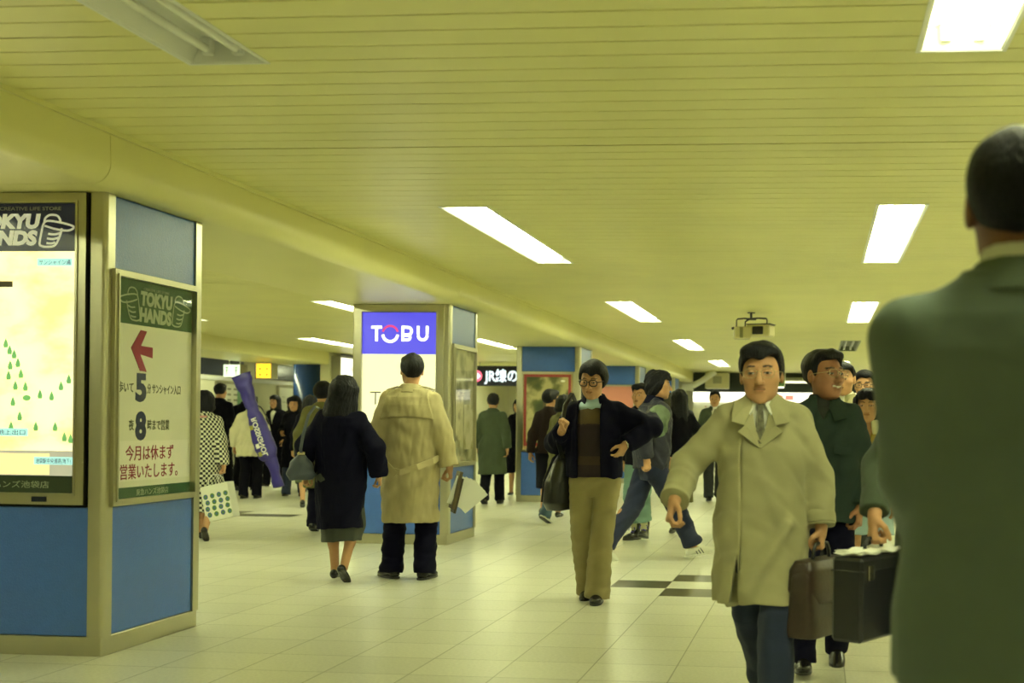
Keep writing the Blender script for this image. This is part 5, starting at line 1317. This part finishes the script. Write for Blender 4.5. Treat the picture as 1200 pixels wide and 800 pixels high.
# ---- striding man in the two-tone jacket
def man_stride():
    s = Person('striding man in a navy and green jacket with white sneakers, seen from behind', 1.765, (-1.52, 11.3), math.radians(-62), .0068, lean=4, head=(-18, 2, 0), hip=(0, 0, .835), sh=1.06,
               feet={'R': (.07, .40, .0, 8, 0), 'L': (-.07, -.40, .06, -32, 0)}, hands={'R': (.25, -.13, .90), 'L': (-.26, .22, .90)}, hand={'R': {'curl': .9}})
    s.body(); s.hair('perm', seed=8); s.trousers(kc('ink_blue', 36, 42, 66), (.105, .085, .08), seed=8, hem=-.02)
    s.shoes(M_SNEAK, 'sneaker', M_SOLEW, stripes=M_BLACKP)
    nv, gr = lin((22, 24, 44)), lin((88, 104, 78))
    def col(v):
        q = v-s.sho['R']; w = np.sin(q[:, 0]*40+3)*.015+np.sin(q[:, 2]*35)*.02
        a = (np.linalg.norm((q-V3((.0, -.03, -.10)))/V3((.095, .10, .14)), axis=1)+w*3 < 1); e = s.arm['R'][1]; b = np.linalg.norm((v-e-V3((0, -.02, -.08)))/V3((.09, .09, .10)), axis=1)+w*3 < .9
        return np.where((a | b)[:, None], gr, nv)
    S = s.top('jacket', mat('two_tone_cloth', nv, .6, 0, .3, 200, .1, 10, attr='tint'), hem=.80, rw=.19, rd=.15, chest=(.205, .155), sl=(.092, .082, .068), bell=.066, amp=.010, seed=41, waist=(.205, .155))
    me = S.data; n = len(me.vertices); co = np.zeros(n*3, np.float32); me.vertices.foreach_get('co', co); c = col(co.reshape(-1, 3)/s.k).astype(np.float32)
    at = me.color_attributes.new('tint', 'FLOAT_COLOR', 'POINT'); at.data.foreach_set('color', np.c_[c, np.ones(n)].astype(np.float32).ravel())
    s.collar(C_NAVY, (.078, .076), (.525, .60), .012, .4, .02)
    return s

# ---- the crowd farther off
def figure(label, H, loc, rz, h, sex='m', hair='short', top=('jacket', C_BLACK, .80), bottom=('trousers', C_BLACK), shoes=('shoe', None), feet=None, hands=None, head=(0, 0, 0), vol=0, glasses=None,
           shirt=None, collar=True, tie_=False, hand=None, seed=0, lean=1, poles=None, hs=1.04, hips=(0, 0, .88), topargs={}, skin=None, scarf=None, hairm=None):
    s = Person(label, H, loc, rz, h, lean=lean, feet=feet or {'R': (.09, .14, 0, 4), 'L': (-.09, -.16, .03, -20)}, hands=hands or {'R': (.24, -.04, .86), 'L': (-.24, .10, .87)}, head=head, sex=sex, hand=hand, poles=poles, hs=hs, hip=hips, skin=skin)
    s.body(); s.hair(hair, hairm, seed=seed, vol=vol)
    if glasses: s.glasses(glasses)
    if bottom[0] == 'trousers': s.trousers(bottom[1], bottom[2] if len(bottom) > 2 else (.10, .082, .078), seed=seed, hem=bottom[3] if len(bottom) > 3 else .035)
    elif bottom[0] == 'skirt': s.skirt(bottom[1], bottom[2] if len(bottom) > 2 else .45)
    elif bottom[0] == 'both': s.trousers(bottom[1], seed=seed)
    s.shoes(shoes[1] or M_SHOE, shoes[0], **(shoes[2] if len(shoes) > 2 else {}))
    nm, m, hem = top[:3]; a = dict(hem=hem, rw=.21 if hem < .7 else .19, rd=.165 if hem < .7 else .145, seed=seed+50, legs=.085 if hem < .7 else None)
    if sex == 'f': a.update(chest=(.172, .132), sl=(.068, .06, .052), waist=(.158, .122))
    if shirt: a['vcut'] = (.28, .065)
    a.update(topargs); s.top(nm, m, **a)
    if shirt:
        s.shirt(shirt); s.collar(shirt, (.061, .062), (.548, .605), .008, .35, .012, 'shirt_collar')
        if tie_: tie(s, C_TIE)
    if collar: s.collar(m, (.074, .071), (.53, .595), .011, .55, .025)
    if scarf:
        S = s.grid([s.neck], .2); S.op(loft(s.T(0, -.01, .51), s.T(0, 0, .60), s.Rt[:, 1], [(0, .10, .10), (.5, .085, .088), (1, .07, .072)]), .01); S.op(cone(s.T(-.02, .10, .55), s.T(-.05, .15, .40), .03, .045), .02); S.folds(.006, (40, 40, 40), 1); s.emit(S, 'scarf', scarf)
    return s
def crowd():
    P = []
    A = lambda *a, **k: P.append(figure(*a, **k))
    A('figure in rolled up light jeans and black boots with purple laces, behind the striding man', 1.66, (-1.885, 13.25), PI-.35, .009, bottom=('trousers', C_LDENIM, (.10, .082, .085), -.12), top=('jacket', C_BLACK, .82),
      shoes=('boot', M_SHOE, {'laces': M_PURPLE, 'socks': C_CREAM}), feet={'R': (.085, -.04, 0, 0, -12), 'L': (-.085, .06, .03, 10, 14)}, seed=2)
    A('woman with long black hair in a black coat, beyond the striding man', 1.62, (-1.59, 14.2), .35, .009, 'f', 'verylong', ('coat', C_BLACK, .80), ('skirt', C_OLIVE, .36), ('pump', None), hands={'R': (.22, .18, 1.14), 'L': (-.22, .16, 1.12)}, seed=3, vol=.004)
    A('woman in a brown jacket and black skirt walking away by the third column', 1.66, (-3.48, 16.0), -.12, .010, 'f', 'thick', ('jacket', C_BROWN, .86), ('skirt', C_BLACK, .40), ('pump', None), feet={'R': (.10, .10, 0, 0), 'L': (-.04, -.12, .04, -32)},
      hands={'R': (.22, .10, .90), 'L': (-.245, -.05, .86)}, head=(-35, 0, 0), seed=4, vol=.006)
    A('figure in an olive coat and jeans partly hidden by the black leather bag', 1.58, (-3.16, 15.3), -.5, .010, 'f', 'bob', ('coat', C_OLIVE, .52), ('trousers', C_DENIM), ('sneaker', M_SNEAK), feet={'R': (.08, .22, 0, 6), 'L': (-.08, -.25, .04, -28)}, seed=5)
    A('man in a long green coat walking away under the dark railway sign', 1.66, (-4.92, 18.6), .05, .012, 'm', 'short', ('coat', C_GCOAT, .46), ('trousers', C_BLACK), seed=6, head=(12, 0, 0), topargs={'sl': (.082, .075, .068), 'chest': (.20, .145)}, vol=.004)
    A('face turned this way beside the long green coat under the railway sign', 1.62, (-5.05, 20.8), PI, .013, 'f', 'bob', ('coat', C_BLACK, .55), ('skirt', C_BLACK, .40), ('pump', None), seed=7)
    A('short haired person in an olive coat walking away beside the woman in navy', 1.655, (-5.55, 13.6), .15, .009, 'm', 'short', ('coat', C_OLIVE, .50), ('trousers', C_NAVY), seed=8, vol=.014, feet={'R': (.09, .16, 0, 4), 'L': (-.06, -.10, .02, -16)}, hands={'L': (-.27, .02, .87), 'R': (.24, .05, .87)})
    A('woman in a grey green skirt and black shoes behind the olive coat', 1.58, (-7.2, 17.2), .4, .012, 'f', 'bob', ('jacket', C_BLACK, .80), ('skirt', kc('grey_green', 84, 96, 74), .38), ('pump', None), seed=9)
    A('woman in a black and cream houndstooth suit beside the nearest column', 1.52, (-6.26, 12.3), .25, .008, 'f', 'bob', ('suit_jacket', houndstooth(), .66), ('skirt', houndstooth(), .33), ('pump', None), feet={'L': (-.05, .14, 0, 0), 'R': (.06, -.20, .06, -40)},
      hands={'R': (.24, -.10, .81), 'L': (-.22, .0, .84)}, scarf=C_PINK, hand={'R': {'curl': 1.1}}, seed=10, topargs={'sl': (.078, .072, .066), 'chest': (.185, .14), 'rw': .185, 'rd': .145, 'waist': (.165, .128)})
    A('person in a white hooded jacket carrying the long purple ski bag', 1.60, (-8.87, 18.9), .1, .011, 'm', 'perm', ('jacket', C_CREAM, .70), ('trousers', C_BLACK), seed=11, topargs={'sl': (.095, .088, .075), 'chest': (.225, .165), 'rw': .225, 'rd': .17, 'waist': (.22, .16), 'amp': .012},
      hands={'R': (.22, .10, 1.12), 'L': (-.27, .02, .86)}, feet={'R': (.09, .06, 0, 0), 'L': (-.09, -.06, 0, 0)}, hairm=M_HAIRB)
    A('tall man in a black suit seen from behind, left of the white hooded jacket', 1.82, (-9.93, 20.0), .0, .012, 'm', 'short', ('jacket', C_BLACK, .70), ('trousers', C_BLACK), seed=12, shirt=None)
    A('man in a black suit just right of the tallest black suit', 1.77, (-9.95, 21.0), .1, .013, 'm', 'short', ('jacket', C_BLACK, .70), ('trousers', C_BLACK), seed=13)
    A('dark haired short person in black at the left of the tall black suit', 1.57, (-9.75, 19.2), .3, .013, 'f', 'bob', ('coat', C_BLACK, .5), ('trousers', C_BLACK), ('shoe', None), seed=14)
    A('woman with long straight black hair and a white collar facing this way', 1.68, (-9.98, 22.3), PI-.2, .012, 'f', 'verylong', ('coat', C_BLACK, .45), ('trousers', C_BLACK), ('shoe', None), shirt=C_SHIRT, seed=15)
    A('woman in black with wavy long hair facing this way, hand raised to her chest', 1.60, (-8.41, 19.5), PI+.1, .012, 'f', 'long', ('coat', C_BLACK, .50), ('trousers', C_SLATE), ('pump', None), hands={'R': (.16, .20, 1.10), 'L': (-.2, .1, .9)}, seed=16, vol=.012)
    A('person half hidden between the two facing women in the crowd', 1.66, (-10.1, 23.3), PI, .013, 'f', 'bob', ('coat', C_GREY, .5), ('trousers', C_GREY), ('shoe', None), seed=17)
    A('dark haired person right of the wavy haired woman in the crowd', 1.58, (-9.0, 21.6), .3, .013, 'f', 'bob', ('coat', C_BLACK, .5), ('trousers', C_BLACK), ('shoe', None), seed=18)
    A('man in a green suit and tie standing far down the corridor', 1.775, (-1.70, 20.4), PI+.15, .012, 'm', 'short', ('jacket', C_SUIT2, .74), ('trousers', C_GREY), shirt=C_SHIRT, tie_=True, seed=19, head=(-10, 0, 0))
    A('small dark haired person at the far end left of the green suit', 1.47, (-2.28, 22.0), .6, .014, 'f', 'bob', ('coat', C_BLACK, .5), ('trousers', C_BLACK), ('shoe', None), seed=20)
    A('man in a pale jacket half hidden behind the smiling man', 1.72, (.200, 9.7), PI-.6, .008, 'm', 'short', ('jacket', kc('putty', 150, 146, 110), .75), ('trousers', C_GREY), shirt=C_SHIRT, seed=21, head=(20, 0, 0))
    A('man in round glasses at the back, next to the nearest shoulder', 1.70, (.385, 10.6), PI-.2, .009, 'm', 'short', ('jacket', C_BLACK, .75), ('trousers', C_GREY), glasses=M_BLACKP, shirt=C_SHIRT, seed=22)
    A('young woman with short black hair and a cream collar behind the smiling man', 1.48, (.315, 8.3), PI-.1, .007, 'f', 'bob', ('jacket', kc('mustard', 150, 128, 60), .80), ('skirt', C_BLUE, .62), ('pump', None), seed=23, shirt=None, topargs={'vcut': (.36, .05)}, hands={'R': (.20, .06, .84), 'L': (-.2, .05, .85)})
    s = P[-1]; s.collar(C_CREAM, (.078, .076), (.50, .60), .02, .5, .05, 'wide_collar')
    A('dark head behind the young woman with the cream collar', 1.53, (.35, 12.0), .2, .010, 'f', 'bob', ('coat', C_BLACK, .5), ('trousers', C_BLACK), ('shoe', None), seed=24)
    return P
def carried(P):
    # dotted paper carrier
    s = [p for p in P if 'houndstooth' in p.label][0]; p = s.W(s.arm['R'][2]+V3((0, .02, -.10)))
    t = thing('paper_bag', 'white paper carrier with blue and green dots held by the woman in houndstooth', 'shopping bag', (p.x+.03, p.y-.07, p.z-.45), -.15)
    Mt = Matrix.Rotation(-.22, 4, 'Y'); W_, D_, H_ = .16, .055, .36
    mb = MB()
    for b in ((-W_, W_, -D_, -D_+.003), (-W_, W_, D_-.003, D_), (-W_, -W_+.003, -D_, D_), (W_-.003, W_, -D_, D_)): mb.box(*b, 0, H_, M=Mt)
    mb.box(-W_, W_, -D_, D_, 0, .004, M=Mt); bag = mb.build('body', mat('bag_paper', (.80, .80, .70), .5), t, local=True)
    mb = MB()
    fnb = lambda a, b, d: tuple(Mt @ Vector((a, -D_-d, b)))
    i = 0
    for r_ in range(4):
        for c_ in range(4):
            c = (-.115+c_*.078+(.0 if r_ % 2 else .012), .065+r_*.062); mb.disc(c, .026, fnb, .0004, .001, 16, mi=i % 2); mb.disc(c, .013, fnb, .001, .0014, 12, mi=(i+1) % 2); i += 1
    mb.build('dots', [mat('dot_blue', lin((70, 100, 150)), .5), mat('dot_green', lin((90, 130, 60)), .5)], t, local=True)
    for y in (-D_, D_): MB().tube([tuple(Mt @ Vector(q)) for q in ((-.06, y, H_-.01), (-.055, y*.7, H_+.06), (-.02, y*.3, H_+.10), (.02, y*.3, H_+.10), (.055, y*.7, H_+.06), (.06, y, H_-.01))], .004, 6).build('handle', M_WHITE, t, local=True)
    # ski bag slung across the back
    t = thing('ski_bag', 'long purple ski bag slung across the white hooded jacket', 'ski bag', (-8.62, 18.62, .30))
    a, b = V3((-8.92, 18.66, 1.93)), V3((-8.42, 18.60, .62)); f = V3((0, -1, 0))
    S = SDF(bb([a, b], .2)[0], bb([a, b], .2)[1], .012)
    S.op(loft(b, a, f, [(0, .12, .055), (.05, .155, .08), (.35, .150, .08), (.52, .105, .06), (.60, .085, .05), (.85, .13, .06), (1, .165, .045)], 2.6), .02); S.folds(.008, (16, 16, 16), 2)
    v, fc = S.mesh(); M_SKI = mat('ski_bag_nylon', lin((42, 32, 124)), .45, 0, .2, 60, .1, 8)
    Mi = world_of(t).inverted(); lc = lambda q: tuple(Mi @ Vector(q)); link('body', mesh_from('body', v-V3((-8.62, 18.62, .30)), fc, M_SKI, True), t)
    S = SDF((-8.6, 18.4, .15), (-8.1, 18.8, .75), .012); S.op(loft((-8.27, 18.6, .20), (-8.40, 18.6, .66), (0, -1, 0), [(0, .09, .05), (.4, .075, .05), (1, .10, .055)], 2.4), .02); S.folds(.008, (20, 20, 20), 3)
    v, fc = S.mesh(); link('tail', mesh_from('tail', v-V3((-8.62, 18.62, .30)), fc, M_SKI, True), t)
    ax = unit(b-a); o = a+(b-a)*.50; n_ = V3((0, -1, 0)); sd = unit(np.cross(ax, n_))
    ftx = lambda q, r_, d: tuple(o+ax*q+sd*r_*1.0+n_*(.098+d))
    text('lettering', 'ROSSIGNOL', .115, mat('letter_chalk', (.85, .85, .8), .5), lambda q, r_, d: ftx(q, r_-.045, d), (.33, 0), width=.62, bold=.02, parent=t)
    mb = MB()
    for q, cc in ((.12, 0), (.42, 1), (.55, 0)): mb.prism(rect(q, q+.07, .045, .10), lambda a_, b_, d: ftx(a_, b_, d-.012), 0, .004, mi=cc)
    mb.build('badge', [mat('badge_olive', lin((150, 150, 70)), .5), M_PAPERW], t)
    strap3([lc((-8.78, 18.70, 1.52)), lc((-8.72, 18.95, 1.42)), lc((-8.62, 19.02, 1.20)), lc((-8.50, 18.72, .95))], (0, 1, .3), .03).build('strap', M_BLACKP, t, local=True)
_k = man_khaki(); briefcase(_k)
man_green(); man_near(); _c = man_case(); black_case(_c)
_n = man_navy(); shoulder_bag(_n)
_t = man_trench(); held_papers(_t); _w = woman_navy(); woman_bag(_w)
man_stride(); _P = crowd(); carried(_P)
